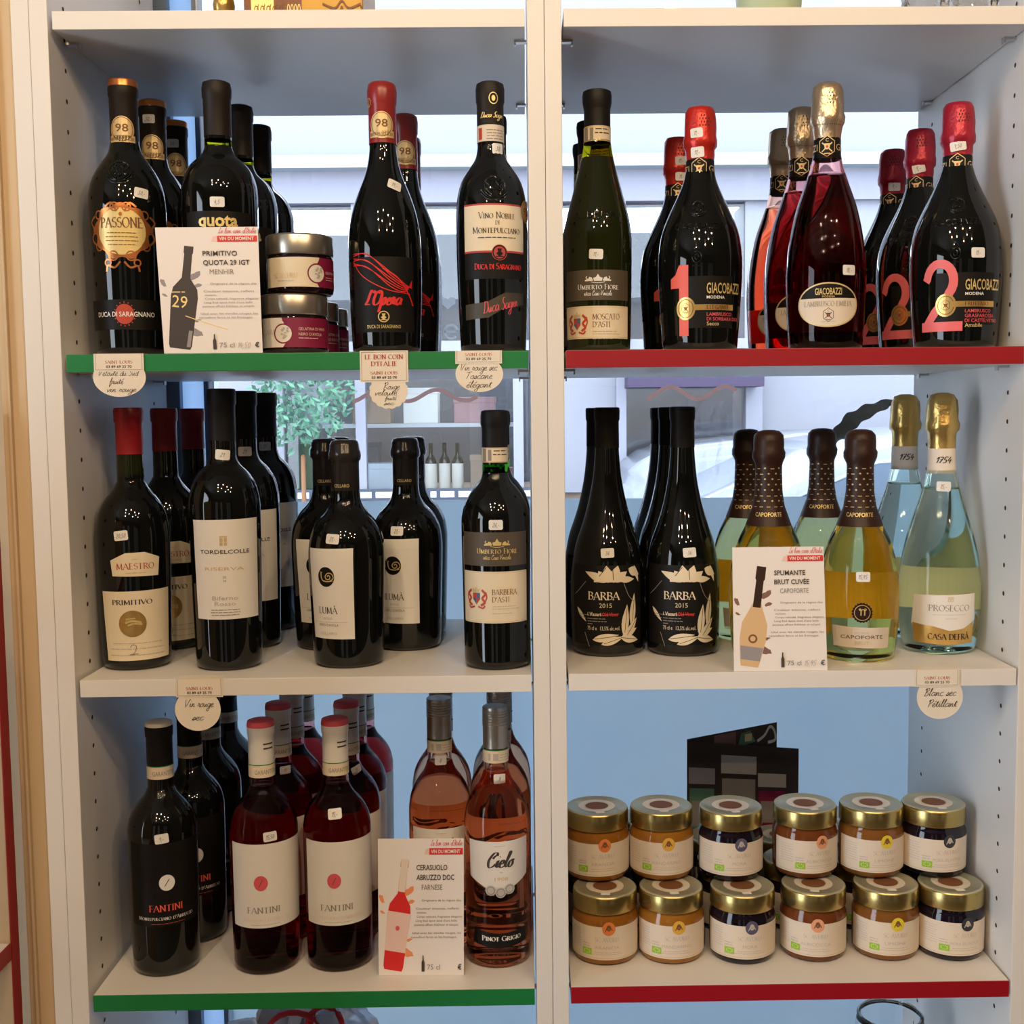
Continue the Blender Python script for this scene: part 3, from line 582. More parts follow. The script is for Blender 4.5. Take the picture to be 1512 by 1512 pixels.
def cap(root, prof, mats, midx=None, jit=0, jz=None, name='capsule', n=40, seed=1):
    return lathe(name, prof, mats if isinstance(mats, list) else [mats], root, n, midx, jit=jit, seed=seed, jz=jz, sharp=0 if jit else 32)
def lab(root, R, name, u, v0, v1, m, extra=(), a0=0, print_=None, pname='lettering', off=.2, u0=None):
    ua = -u if u0 is None else u0
    l = decal(name, [(rect(ua, v0, u, v1), m)]+list(extra), cyl(R, a0), root, off=off)
    if print_: decal(pname, print_, cyl(R, a0), l, off=off+.25)
    return l
def medal98(root, R, z, m='gold_print'):
    l = decal('medal', [(join(ell(0, z, 13, 14), rect(-14, z-13, 14, z-6)), m)], cyl(R), root, off=.4)
    decal('lettering', [(txt('98', 0, z-2, 8, 13, 'b', bold=.01), 'ink_brown'), (ring(0, z+.5, 11.5, 12.5, .6), 'ink_brown'), (txt('BEST PRODUCER', 0, z-11, 3, 25, 'b'), 'ink_brown')], cyl(R), l, off=.6)
def crest(cx, cy, s):
    """heraldic crest: crown, shield and two rampant beasts"""
    sh = [poly([(cx-4*s, cy+5*s), (cx+4*s, cy+5*s), (cx+4*s, cy-1*s), (cx, cy-6*s), (cx-4*s, cy-1*s)])]
    wings = []
    for g in (-1, 1):
        wings.append(curve([(cx+g*5*s, cy-7*s), (cx+g*9*s, cy-4*s), (cx+g*6.5*s, cy), (cx+g*9.5*s, cy+4*s), (cx+g*6*s, cy+8*s)], 2.2*s))
        wings.append(curve([(cx+g*9*s, cy-4*s), (cx+g*11*s, cy+1*s), (cx+g*10*s, cy+6*s)], 1.3*s))
        wings.append(curve([(cx+g*2*s, cy-8*s), (cx+g*7*s, cy-9.5*s), (cx+g*9*s, cy-7*s)], 1.6*s))
    cr = poly([(cx-3.5*s, cy+6*s), (cx-4.5*s, cy+10*s), (cx-2*s, cy+8*s), (cx, cy+11*s), (cx+2*s, cy+8*s), (cx+4.5*s, cy+10*s), (cx+3.5*s, cy+6*s)])
    return [(join(*wings), 'crest_red'), (sh[0], 'crest_blue'), (poly([(cx-4*s, cy+5*s), (cx, cy+5*s), (cx, cy), (cx-4*s, cy)]), 'crest_red'), (poly([(cx, cy), (cx+3.8*s, cy), (cx+3*s, cy-2.4*s), (cx, cy-5.6*s)]), 'crest_red'), (cr, 'gold_print')]
def hills(cx, cy, s):
    """flat wide crest: a peaked crown between two reclining beasts"""
    p = [poly([(cx-5*s, cy), (cx-6*s, cy+4*s), (cx-2.5*s, cy+5*s), (cx, cy+9*s), (cx+2.5*s, cy+5*s), (cx+6*s, cy+4*s), (cx+5*s, cy)])]
    for g in (-1, 1):
        p.append(poly([(cx+g*6.2*s, cy+1*s), (cx+g*8*s, cy+4.5*s), (cx+g*11*s, cy+5.5*s), (cx+g*12.5*s, cy+3*s), (cx+g*17*s, cy+1.5*s), (cx+g*17*s, cy), (cx+g*7*s, cy)]))
        p.append(curve([(cx+g*13*s, cy+2*s), (cx+g*15.5*s, cy+4.5*s), (cx+g*14*s, cy+6*s)], 1*s))
    p.append(curve([(cx-9*s, cy-1*s), (cx, cy-2.4*s), (cx+9*s, cy-1*s)], .8*s))
    return join(*p)
def hexseal(cx, cy, s, line_m='gold_print', fill='matte_black'):
    hx = [(cx+s*10*sin(radians(a)), cy+s*12*cos(radians(a))) for a in range(0, 360, 60)]
    hin = [(cx+s*9*sin(radians(a)), cy+s*11*cos(radians(a))) for a in range(0, 360, 60)]
    ringp = ([*hx, *hin], [(i, (i+1) % 6, 6+(i+1) % 6, 6+i) for i in range(6)])
    sw = join(line([(cx-5.5*s, cy-6*s), (cx+5.5*s, cy+4*s)], 1.3*s), line([(cx+5.5*s, cy-6*s), (cx-5.5*s, cy+4*s)], 1.3*s), poly([(cx-3.4*s, cy+3*s), (cx+3.4*s, cy+3*s), (cx+2.6*s, cy-2*s), (cx, cy-4*s), (cx-2.6*s, cy-2*s)]), txt('C', cx, cy+5*s, 3.6*s, None, 'b'), rect(cx-3.5*s, cy-8.5*s, cx+3.5*s, cy-7.6*s))
    return [(poly(hx), fill), (ringp, line_m), (sw, line_m), (ell(cx, cy-.5*s, 1.3*s, 1.4*s), 'crest_red')]
def winged(cx, cy, r, m, bg):
    return [(ell(cx, cy, r), bg), (ring(cx, cy, r*.92, r*.92, r*.16), m), (join(poly([(cx-r*.3, cy+r*.5), (cx+r*.3, cy+r*.5), (cx+r*.18, cy+r*.1), (cx+r*.45, cy-r*.1), (cx, cy-r*.6), (cx-r*.45, cy-r*.1), (cx-r*.18, cy+r*.1)]), line([(cx-r*.5, cy-r*.5), (cx+r*.5, cy-r*.5)], r*.12)), m)]
def ridges(name, lines, w, h, surf, parent):
    V = []; F = []
    for pts in lines:
        n0 = len(V); n = len(pts)
        for i, p in enumerate(pts):
            a = pts[max(0, i-1)]; b = pts[min(n-1, i+1)]; dx, dy = b[0]-a[0], b[1]-a[1]; L = sqrt(dx*dx+dy*dy) or 1
            for k, q in ((-1, 0), (-.6, .75), (0, 1), (.6, .75), (1, 0)): V.append(surf(p[0]-dy/L*w*k/2, p[1]+dx/L*w*k/2, h*q-.05))
        for i in range(n-1):
            for k in range(4): a = n0+5*i+k; F.append((a, a+1, a+6, a+5))
    return mk(name, V, F, 'black_glass', parent, True)
def word_lines(s, cx, v0, h, w):
    out = []; x = 0
    for ch in s:
        adv, st, sr = SF[ch]
        for p in st: out.append([(x+a, b) for a, b in p])
        x += adv+.06
    return [[(cx+(a/x-.5)*w, v0+b*h) for a, b in p] for p in out]
def relief(root, R, z, s, word=None, wz=0, ww=60):
    ls = [arc(0, z+1*s, 9.5*s, 9*s, 0, 360, 24), arc(0, z+2*s, 3*s, 4*s, 0, 360, 12), [(-12*s, z-5*s), (-7*s, z-10*s), (0, z-11.5*s), (7*s, z-10*s), (12*s, z-5*s)], [(-12*s, z-2*s), (-7*s, z-7.5*s), (0, z-9*s), (7*s, z-7.5*s), (12*s, z-2*s)]]
    for g in (-1, 1): ls += [[(g*3*s, z-6*s), (g*7*s, z-2*s), (g*4*s, z+1*s), (g*7.5*s, z+5*s)], [(g*3.5*s, z+6*s), (g*5*s, z+9*s), (g*2*s, z+11*s)], [(g*5*s, z-3*s), (g*2*s, z-1*s), (0, z-4*s)]]
    ridges('embossing', ls, 2.1, 1.2, cyl(R), root)
    if word: ridges('embossed_word', word_lines(word, 0, wz, 6, ww), 1.4, .9, cyl(R), root)

def t_passone():
    pr = [(33, 0), (35.5, 3), (36.5, 9), (38.5, 70), (40.2, 140), (40.3, 158), (38.5, 175), (33.5, 190), (25, 204), (18, 214), (15, 225), (14.2, 236), (14, 284)]
    r, R = bottle('wine_bottle', 'passone', pr, ['black_glass', 'black_cap', 'copper'])
    cap(r, [(14.6, 222), (14.6, 272), (15.4, 274), (15.5, 281), (15.2, 283), (15.3, 289), (14, 290.4), (0, 290.6)], ['brown_cap', 'copper'], lambda z: 1 if z > 283.4 else 0)
    Rc = lambda z: 14.8
    medal98(r, Rc, 237)
    relief(r, R, 190, 1.15)
    # gold plaque with scrolled copper border
    z = 128; it = [(join(ring(0, z, 30, 28, 5, 64, .06, 9), ring(0, z, 26.5, 25.5, 2.2, 48)), 'copper'), (ell(0, z, 25, 24, 36), 'gold_pale')]
    sc = []
    for g in (-1, 1):
        for (a, b, q) in ((6, 25, 5), (24, 17, 5), (29, 2, 4.5), (25, -15, 5), (9, -25, 5.5), (15, -32, 4)): sc.append(ring(g*a, z+b, q, q, 1.5, 16))
        sc.append(curve([(g*2, z-31), (g*8, z-37), (g*15, z-35), (g*17, z-41)], 2.0)); sc.append(curve([(g*28, z-14), (g*35, z-7), (g*31, z+2), (g*36, z+10), (g*30, z+16)], 2.2)); sc.append(curve([(g*4, z+20), (g*9, z+29), (g*16, z+25)], 2.0))
    it.append((join(*sc), 'copper'))
    l = decal('label', it, cyl(R), r, off=.3)
    decal('lettering', [(txt('PASSONE', 0, z+4, 10, 43, bold=1.25), 'ink_brown'), (greek(0, z-2, 34, 4, 1.3, 4, seed=4), 'ink_brown'), (ell(0, z+17.5, 1.6, 2), 'copper')], cyl(R), l, off=.8)
    l = lab(r, R, 'lower_label', 46, 27, 58, 'matte_black')
    decal('lettering', [(join(ell(0, 43, 9.5, 10.5, 24), *[line([(11.5*cos(a)*.85, 43+11.5*sin(a)), (13*cos(a)*.85, 43+13*sin(a))], 1) for a in [i*pi/8 for i in range(16)]]), 'crest_red'), (txt('DUCA DI SARAGNANO', 0, 40.5, 5, 63, 'b', bold=.012), 'white')], cyl(R), l, off=.5)
    return r
def t_quota():
    pr = [(34, 0), (36.5, 3), (37.5, 9), (39.6, 120), (40, 168), (38.5, 182), (34, 195), (27, 204), (19, 211), (15.2, 218), (14.2, 228), (14, 284)]
    r, R = bottle('wine_bottle', 'quota', pr, ['black_glass', 'olive_glass'], lambda z: 1 if 221 < z < 231 else 0)
    cap(r, [(14.5, 231), (14.6, 270), (15.4, 272), (15.5, 281), (14.4, 287), (11, 288.6), (0, 288.8)], 'brown_cap')
    l = lab(r, R, 'label', 38, 42, 148, 'matte_black')
    q = txt('quota', 0, 132.5, 13, 41, 'b', bold=.03)
    decal('lettering', [(q, 'gold_pale'), (txt('29', 0, 88, 24, 30, 'b', bold=.015), 'gold_print'), (greek(0, 70, 40, 2), 'white')], cyl(R), l, off=.5)
    return r
def t_opera():
    pr = [(32, 0), (35, 3), (36.5, 10), (38.6, 60), (39.2, 105), (38, 128), (34.5, 150), (28, 170), (21.5, 186), (17, 200), (15, 212), (14.2, 225), (14, 280)]
    r, R = bottle('wine_bottle', 'opera', pr)
    cap(r, [(14.9, 222), (14.6, 262), (15.5, 265), (15.8, 277), (14.6, 284), (12, 286), (0, 286.4)], 'opera_cap', jit=.15)
    medal98(r, lambda z: 15, 240)
    decal('cap_seal', [(ring(-16, 264, 4, 5, .8), 'gold_pale'), (line([(-16, 261), (-16, 267)], .8), 'gold_pale')], cyl(lambda z: 15.5), r, off=.4)
    it = []
    for k in range(6): it.append(curve([(-36, 104-k*2.4), (-16, 102-k*3.4+(k % 2)*4), (8, 84-k*3), (24, 72-k*1.5), (33, 68+k*1.6)], .9))
    it.append(curve([(-36, 96), (-22, 80), (4, 66), (30, 62)], .9)); it.append(curve([(0, 88), (16, 78), (28, 62), (34, 50)], 1.4)); it.append(curve([(4, 86), (20, 74), (30, 58), (33, 50)], .9))
    l = lab(r, R, 'label', 36, 22, 100, 'matte_black', off=.15)
    decal('lettering', [(join(*it), 'bright_red'), (txt('L\'Opera', 0, 50, 15, 42, 'c', bold=.26), 'bright_red'), (txt('DUCA DI SARAGNANO', 0, 26, 3.6, 36, 'b'), 'gold_pale')]+winged(0, 38, 6.5, 'gold_pale', 'matte_black'), cyl(R), l, off=.4)
    return r
def t_nobile():
    pr = [(32, 0), (34, 3), (35, 9), (37.4, 80), (38, 140), (36.6, 163), (32.5, 180), (24.5, 194), (17.5, 204), (14.6, 214), (14, 226), (13.8, 279)]
    r, R = bottle('wine_bottle', 'nobile', pr)
    cap(r, [(14.3, 238), (14.3, 262), (15.2, 265), (15.4, 278), (14.4, 283), (11, 285), (0, 285.4)], 'brown_cap')
    cap(r, [(14.5, 222), (14.6, 239), (14.0, 239.2)], ['jar_label'], name='seal_band')
    decal('cap_print', [(join(ring(2, 266, 5, 6.2, .9), ell(2, 266, 2, 3)), 'gold_pale'), (txt('Duca Sagn', 0, 246, 6, 26, 'c', bold=.2), 'gold_pale')], cyl(lambda z: 15.2), r, off=.3)
    decal('band_print', [(rect(-16, 224, -11, 236), 'crest_red'), (greek(4, 233, 20, 4, 1.5, 3, seed=2), 'ink_grey')], cyl(lambda z: 14.6), r, off=.2)
    relief(r, R, 170, 1.2)
    l = lab(r, R, 'label', 36, 104, 153, 'cream', [(rect(-36, 151.6, 36, 153.4), 'ink_red'), (rect(-36, 103, 36, 105), 'ink_red')])
    decal('lettering', [(txt('Vino Nobile', 2, 138, 6.4, 40, small=.78), 'ink'), (txt('DI', 2, 131.5, 4.2), 'ink'), (txt('Montepulciano', 2, 123, 6.4, 53, small=.78), 'ink'), (greek(2, 118, 50, 1, 1.6), 'ink')]+winged(4, 103, 8.2, 'matte_black', 'ink_red'), cyl(R), l, off=.5)
    g = decal('gold_medal', [(ell(41, 148, 10, 12), 'gold'), (ring(41, 148, 8.5, 10.5, .7), 'ink_brown'), (txt('92', 41, 144, 8, 11, 'b'), 'ink_brown')], cyl(R), r, off=.9)
    l = lab(r, R, 'lower_label', 36, 76, 103, 'matte_black', off=.15)
    decal('lettering', [(txt('Duca di Saragnano', 4, 86, 6, 54, bold=1.3, small=.8), 'bright_red')], cyl(R), l, off=.3)
    bd = decal('signature_band', [(poly([(-36, 34), (-36, 50), (-10, 52), (10, 62), (36, 62), (36, 50), (12, 48), (-8, 36)]), 'olive_black')], cyl(R), r, off=.15)
    decal('lettering', [(txt('Duca Sagnn', 6, 44, 12, 40, 'c', bold=.14, rot=12), 'ink_rose')], cyl(R), bd, off=.5)
    return r
def fiore_labels(r, R, zt, zb, seal, l1, l2, gold):
    l = lab(r, R, 'upper_label', 41, seal, zt, 'fiore_brown')
    zc = (seal+zt)/2
    decal('lettering', [(hills(3, zc+4, .82), gold), (txt('Umberto Fiore', 3, zc-4.5, 5.2, 45, small=.8), gold), (txt('Antica Casa Vinicola', 3, zc-11, 5, 30, 'h', bold=.2), gold)], cyl(R), l, off=.5)
    l = lab(r, R, 'main_label', 41, zb, seal-6, 'cream', [(rect(-41, seal-7.5, 41, seal-7), 'gold_print'), (rect(-41, zb+1, 41, zb+1.6), 'gold_print')])
    zc = (zb+seal-6)/2
    decal('emblem', crest(-21, zc-1, 1.12), cyl(R), l, off=.5)
    decal('lettering', [(txt(l1, -3, zc+3, 5.6, None, al='l'), 'ink_brown'), (txt(l2, -3, zc-5, 5.6, None, al='l'), 'ink_brown'), (greek(-3, zc-10, 32, 2, 1.1, 2.6, 'l'), 'ink_light'), (greek(-3, zc-17.5, 26, 1, 1.1, 2, 'l'), 'ink_light')], cyl(R), l, off=.5)
def docg_band(r, R, z0, z1):
    cap(r, [(R+.1, z0), (R+.1, z1), (R-.3, z1+.1)], ['cream'], name='seal_band')
    decal('band_print', [(join(rect(-15, z0+1, -9.5, z1-1), rect(-7, z0+2, -3, z1-2)), 'ink_grey'), (greek(7, z1-4, 18, 2, 2, 4, seed=3), 'ink'), (join(rect(-22, z0+.4, 22, z0+1.1), rect(-22, z1-1.1, 22, z1-.4)), 'gold_print')], cyl(R+.1), r, off=.2)
def t_moscato():
    pr = [(31, 0), (33.5, 3), (34.6, 10), (35.8, 60), (36.3, 110), (35.6, 130), (32.5, 148), (26.5, 170), (20.5, 193), (16, 212), (14.3, 226), (13.8, 240), (13.8, 271)]
    r, R = bottle('wine_bottle', 'moscato', pr, ['moscato_glass', 'olive_glass'], lambda z: 1 if (206 < z < 221) else 0)
    cap(r, [(14.2, 236), (14.1, 256), (14.4, 258), (15.6, 264), (15.8, 271), (15, 275.5), (13, 276.6), (0, 277)], 'black_cap')
    docg_band(r, 14.4, 222, 238)
    ridges('embossing', word_lines('ALBEISA', 0, 139, 7, 50)+[[(-30, 135), (-15, 132), (0, 131), (15, 132), (30, 135)]], 1.4, .6, cyl(R), r)
    fiore_labels(r, R, 85, 13.5, 53.5, 'MOSCATO', "D'ASTI", 'white')
    return r
def giac(kind, digit, k, name2, cap_m, word3, three):
    pr = [(36, 0), (39.5, 3), (41, 10), (44.4, 60), (45.6, 88), (44.8, 108), (41, 130), (33, 150), (24.5, 168), (18, 184), (15.2, 198), (14.2, 212), (14, 258)]
    pr = [(a*k if b < 190 else a, b) for a, b in pr]
    r, R = bottle('sparkling_wine_bottle', kind, pr)
    cap(r, [(14.9, 184), (14.7, 192), (14.6, 202), (15.5, 212), (15.8, 217), (18.0, 220), (18.4, 226), (17.2, 232), (17.2, 240), (16.6, 250), (15.8, 257), (13.5, 261), (8, 262), (0, 262.3)], cap_m, jit=.35, jz=(209, 260), n=56, name='foil_capsule')
    dots = [ell(6+3.2*(i % 4)+(i//4 % 2)*1.6-5, 240+3.5*(i//4), .7, .9, 8) for i in range(14)]
    decal('foil_holes', [(join(*dots), 'rubber')], cyl(lambda z: 17.6), r, off=.6)
    cap(r, [(15.9, 184), (15.4, 192), (15.3, 205), (14.9, 206)], ['matte_black'], name='neck_band')
    decal('neck_emblem', hexseal(0, 195.5, .95), cyl(lambda z: 15.6), r, off=.5)
    decal('neck_lettering', [(txt('ZZI', -19, 192, 7, None, 'b'), 'gold_print'), (txt('GIA', 19, 192, 7, None, 'b'), 'gold_print')], cyl(lambda z: 15.6), r, off=.3)
    relief(r, R, 150, .75, 'GIACOBAZZI', 128, 50); ridges('embossed_seal', [arc(0, 98, 5, 6, 0, 360, 16), arc(0, 98, 2, 3, 0, 360, 8), [(-5, 89), (5, 89)], [(-3, 107), (0, 110), (3, 107)]], 1.6, .7, cyl(R), root if 0 else r)
    l = decal('label', [(rect(-20, 24, 42*k, 78), 'matte_black')], cyl(R), r, off=.2)
    m = 'coral' if digit == '1' else 'rose_digit'
    if digit == '1': dg = poly([(-24, 68), (-16, 88), (-10.5, 88), (-10.5, 18), (-20, 18), (-20, 66), (-34, 66)]); dg = join(rect(-19.5, 16, -9, 90), poly([(-19.5, 66), (-19.5, 90), (-24, 80), (-30, 76), (-30, 66)]))
    else: dg = join(ribbon([(-31, 70)]+arc(-15.5, 70, 14, 18, 172, -45, 14)+[(-9, 50), (-20, 38), (-29, 25)], lambda a, b: 9), rect(-36, 17.5, 8, 27.5))
    decal('digit', [(dg, m)], cyl(R), r, off=.6)
    decal('gold_seal', [(ell(-12 if digit == '1' else -9, 44.5, 10.5, 12), 'gold'), (ring(-12 if digit == '1' else -9, 44.5, 8.4, 9.8, .7), 'ink_brown'), (rect(-2, 42.5, 42*k, 48.5), 'gold')]+hexseal(-12 if digit == '1' else -9, 44.5, .5, 'ink_brown', 'gold'), cyl(R), r, off=.95)
    decal('lettering', [(txt('GIACOBAZZI', 10, 60, 11, 42, 'b', 'l', bold=.012), 'gold_pale'), (txt('MODENA', 10, 54.5, 3, 20, 'b', 'l', bold=.02), 'white'), (txt(name2, 10, 43.8, 3.6, 26, bold=1.4, al='l'), 'ink_brown')]+
          [(txt(s_, 10, 36.5-5*i, 3.6, None, 'b', 'l', bold=.01), 'ink_rose') for i, s_ in enumerate(three)]+[(txt(word3, 10, 36.5-5*len(three), 4, None, 'b', 'l', bold=.01), 'gold_pale')], cyl(R), r, off=1.2)
    return r
def t_giac1(): return giac('giac1', '1', 1.0, 'ELEGANTE', 'red_foil', 'Secco', ['LAMBRUSCO', 'DI SORBARA DOC'])
def t_giac2(): return giac('giac2', '2', 1.06, 'FRUTTATO', 'wine_foil', 'Amabile', ['LAMBRUSCO', 'GRASPAROSSA', 'DI CASTELVETRO'])
def t_emilia(wine='rose_wine'):
    pr = [(35, 0), (38.5, 3), (40, 10), (42.2, 50), (43, 80), (41.5, 104), (37.2, 132), (31.5, 156), (24.5, 176), (18, 196), (14.6, 212), (13.6, 225), (13.5, 281)]
    r, R = bottle('sparkling_wine_bottle', 'emilia', pr, [wine], air=(186, 2.4))
    cap(r, [(14.4, 210), (14.0, 222), (14.6, 232), (15.8, 240), (17.8, 243), (18.2, 250), (16.9, 256), (17, 266), (16.4, 276), (15, 282), (11, 285), (0, 286.2)], 'champagne_foil', jit=.6, jz=(232, 284), n=56, name='foil_capsule')
    dots = [ell(3+3.2*(i % 3)+(i//3 % 2)*1.6-3, 262+3.5*(i//3), .6, .8, 8) for i in range(11)]+[ell(-14+2.4*i, 239.5, .6, .5, 6) for i in range(13)]
    decal('foil_holes', [(join(*dots), 'rubber')], cyl(lambda z: 17.2), r, off=.6)
    cap(r, [(15.4, 205), (14.6, 214), (14.5, 226), (14.2, 227)], ['matte_black'], name='neck_band')
    decal('neck_emblem', hexseal(0, 217, .95), cyl(lambda z: 14.8), r, off=.5)
    decal('neck_lettering', [(txt('ZZI', -18, 213, 7, None, 'b'), 'gold_print'), (txt('GIA', 18, 213, 7, None, 'b'), 'gold_print')], cyl(lambda z: 14.7), r, off=.3)
    l = decal('label', [(ell(3, 47, 34, 23.5, 40), 'gold_print'), (ell(3, 47, 32.5, 22, 40), 'jar_label'), (poly([(3+32.5*cos(radians(a)), 47+22*sin(radians(a))) for a in range(18, 163, 12)]), 'matte_black')], cyl(R), r, off=.25)
    decal('lettering', [(txt('GIACOBAZZI', 3, 57.5, 7, 28, 'b', bold=.012), 'gold_pale'), (txt('MODENA', 3, 54.4, 2.2, 13, 'b'), 'gold_pale'), (txt('LAMBRUSCO EMILIA', 3, 45.5, 5.2, 51), 'ink_grey'), (greek(3, 29, 18, 1, 1.2), 'ink_light')]+hexseal(3, 36.5, .62, 'ink', 'jar_label'), cyl(R), l, off=.6)
    decal('back_label', [(rect(-16, 24, 16, 66), 'cream')], cyl(R, 180), r, off=.25)
    return r
def t_maestro():
    pr = [(34, 0), (37, 3), (38.5, 9), (40.5, 70), (41.5, 135), (40.8, 152), (37.5, 170), (30.5, 184), (22, 194), (16.2, 202), (14.4, 212), (14, 280)]
    pr = [(a*.95 if b < 195 else a, b) for a, b in pr]
    r, R = bottle('wine_bottle', 'maestro', pr, ['black_glass', 'moscato_glass'], lambda z: 1 if 212 < z < 233 else 0)
    cap(r, [(14.5, 234), (14.4, 268), (15.6, 270), (15.8, 281), (15, 284.6), (12.5, 285), (0, 284)], 'red_cap')
    l = decal('neck_label', [(poly([(-27, 121), (-10, 129), (10, 129.5), (27, 123), (25, 103), (0, 103.5), (-25, 104)]), 'cream')], cyl(R), r, off=.25)
    decal('lettering', [(txt('MAESTRO', 0, 111.5, 6.2, 40), 'ink_red'), (greek(0, 107, 26, 1, 1.4), 'gold_print'), (greek(0, 122, 8, 1, 1.2), 'gold_print')], cyl(R), l, off=.5)
    l = decal('label', [(poly([(-41, 87), (41, 88), (39, 12), (-36, 11)]), 'cream')], cyl(R), r, off=.25)
    decal('lettering', [(txt('PRIMITIVO', -5, 73, 5, 43, bold=1.3), 'ink'), (greek(0, 30, 66, 1, 1.3, 2), 'ink_light'), (greek(0, 24, 66, 1, 1.3, 2, seed=5), 'ink_light'), (greek(0, 17, 64, 1, 1.3, 2, seed=6), 'ink_light'), (curve([(-8, 26), (-6, 29), (-2, 27), (-4, 20), (-9, 18), (0, 19)], .7), 'ink_grey')], cyl(R), l, off=.5)
    decal('gold_medal', [(ell(-5, 52, 14.5, 14.5, 36), 'gold'), (join(curve([(-13, 53), (-5, 55), (4, 53)], 2.2), curve([(-10, 50), (-4, 52), (5, 51)], 1.6), curve([(-12, 57), (-2, 58)], 1.4)), 'gold_pale')], cyl(R), l, off=.6)
    return r
def t_tordelcolle():
    pr = [(31, 0), (34.5, 3), (35.6, 9), (37.4, 90), (38.5, 168), (37.6, 186), (33.5, 202), (26, 214), (18, 222), (14.6, 230), (13.9, 240), (13.7, 299)]
    r, R = bottle('wine_bottle', 'tordelcolle', pr, ['black_glass', 'olive_glass'], lambda z: 1 if 243 < z < 248 else 0)
    cap(r, [(14.1, 248), (14.2, 286), (15.4, 288), (15.6, 299), (15, 303.6), (12, 304.4), (0, 304)], 'black_cap')
    l = decal('label', [(poly([(-37, 164), (42, 165), (41, 57), (-34, 57)]), 'paper')], cyl(R), r, off=.25)
    decal('lettering', [(txt('TORDELCOLLE', 1, 128, 4.2, 55, 'b', bold=.015), 'ink'), (txt('RISERVA', 0, 110, 3.6, 42, 'b'), 'gold_print'), (txt('20', 0, 101.5, 2.6, None, 'b'), 'ink_grey'), (txt('14', 0, 97.5, 2.6, None, 'b'), 'ink_grey'),
        (txt('Biferno', 0, 78, 4.4, 27, 'b'), 'ink_light'), (txt('Rosso', 0, 72, 4.4, 22, 'b'), 'ink_light'), (greek(0, 67, 34, 3, 1.3, 2.8, seed=9), 'ink_grey'), (join(rect(-3.8, 141, -.6, 145), rect(.6, 141, 3.8, 145), rect(-3.8, 137, -.6, 140.4), rect(.6, 137, 3.8, 140.4), rect(-4, 146, 4, 147)), 'gold_print')], cyl(R), l, off=.5)
    return r
def t_luma():
    pr = [(33, 0), (37, 3), (38.6, 9), (40.5, 60), (42, 112), (41.6, 130), (38.5, 146), (31, 160), (22.5, 169), (17.2, 178), (15.4, 188), (14.9, 198), (14.8, 242)]
    r, R = bottle('wine_bottle', 'luma', pr)
    cap(r, [(15.1, 192), (15.3, 192.6), (15.2, 222), (15.6, 224), (17.2, 225.5), (17.6, 230), (17.3, 234), (16.2, 236.5), (15.9, 242), (14.2, 246), (11, 247.4), (0, 247.8)], 'wax', name='wax_seal', jit=.12)
    decal('neck_lettering', [(txt('CELLARO', 2, 196, 3.4, 17, 'b', bold=.01), 'gold_print')], cyl(lambda z: 15.3), r, off=.5)
    l = decal('label', [(poly([(-34, 131), (24, 132), (23, 33), (-28, 33.5)]), 'paper')], cyl(R), r, off=.25)
    em = decal('emblem', [(ell(-7, 101, 10.2, 10.8, 32), 'matte_black'), (join(curve([(-13, 104), (-12.5, 100), (-10.5, 97), (-5, 96), (1, 97)], 1.1), curve([(-1.5, 97), (2, 100), (0, 104.5), (-4.5, 105), (-7.5, 101.5), (-6, 98.5), (-3, 98.5), (-1.6, 101), (-3.6, 102.8), (-5, 101.2)], 1), line([(-13, 104), (-14, 107)], .6), line([(-13, 104), (-11.5, 106.5)], .6)), 'gold_pale')], cyl(R), l, off=.5)
    decal('lettering', [(txt('LUMA`', -6, 61, 7, 23), 'ink'), (txt('SICILIA', -6, 54.5, 2.4, 11, 'b'), 'ink_light'), (rect(-25, 51.5, 17, 51.8), 'ink_light'), (txt("NERO D'AVOLA", -6, 47.2, 2.8, 24, 'b'), 'ink_grey'), (txt('CELLARO', -6, 38, 2.8, 20, 'b'), 'ink_light')], cyl(R), l, off=.5)
    return r
def t_barbera():
    pr = [(31, 0), (34.5, 3), (35.8, 9), (36.6, 80), (37.4, 150), (36.5, 166), (32.5, 180), (24.5, 193), (17.5, 201), (14.3, 209), (13.7, 220), (13.6, 273)]
    r, R = bottle('wine_bottle', 'barbera', pr, ['black_glass', 'green_glass'], lambda z: 1 if 210 < z < 223 else 0)
    cap(r, [(14, 236), (14, 258), (14.3, 260), (15.3, 263), (15.3, 272), (14.4, 277), (11, 278.4), (0, 278.6)], 'black_cap')
    docg_band(r, 14.2, 222, 238)
    fiore_labels(r, R, 149, 51.5, 113, 'BARBERA', "D'ASTI", 'gold_pale')
    return r
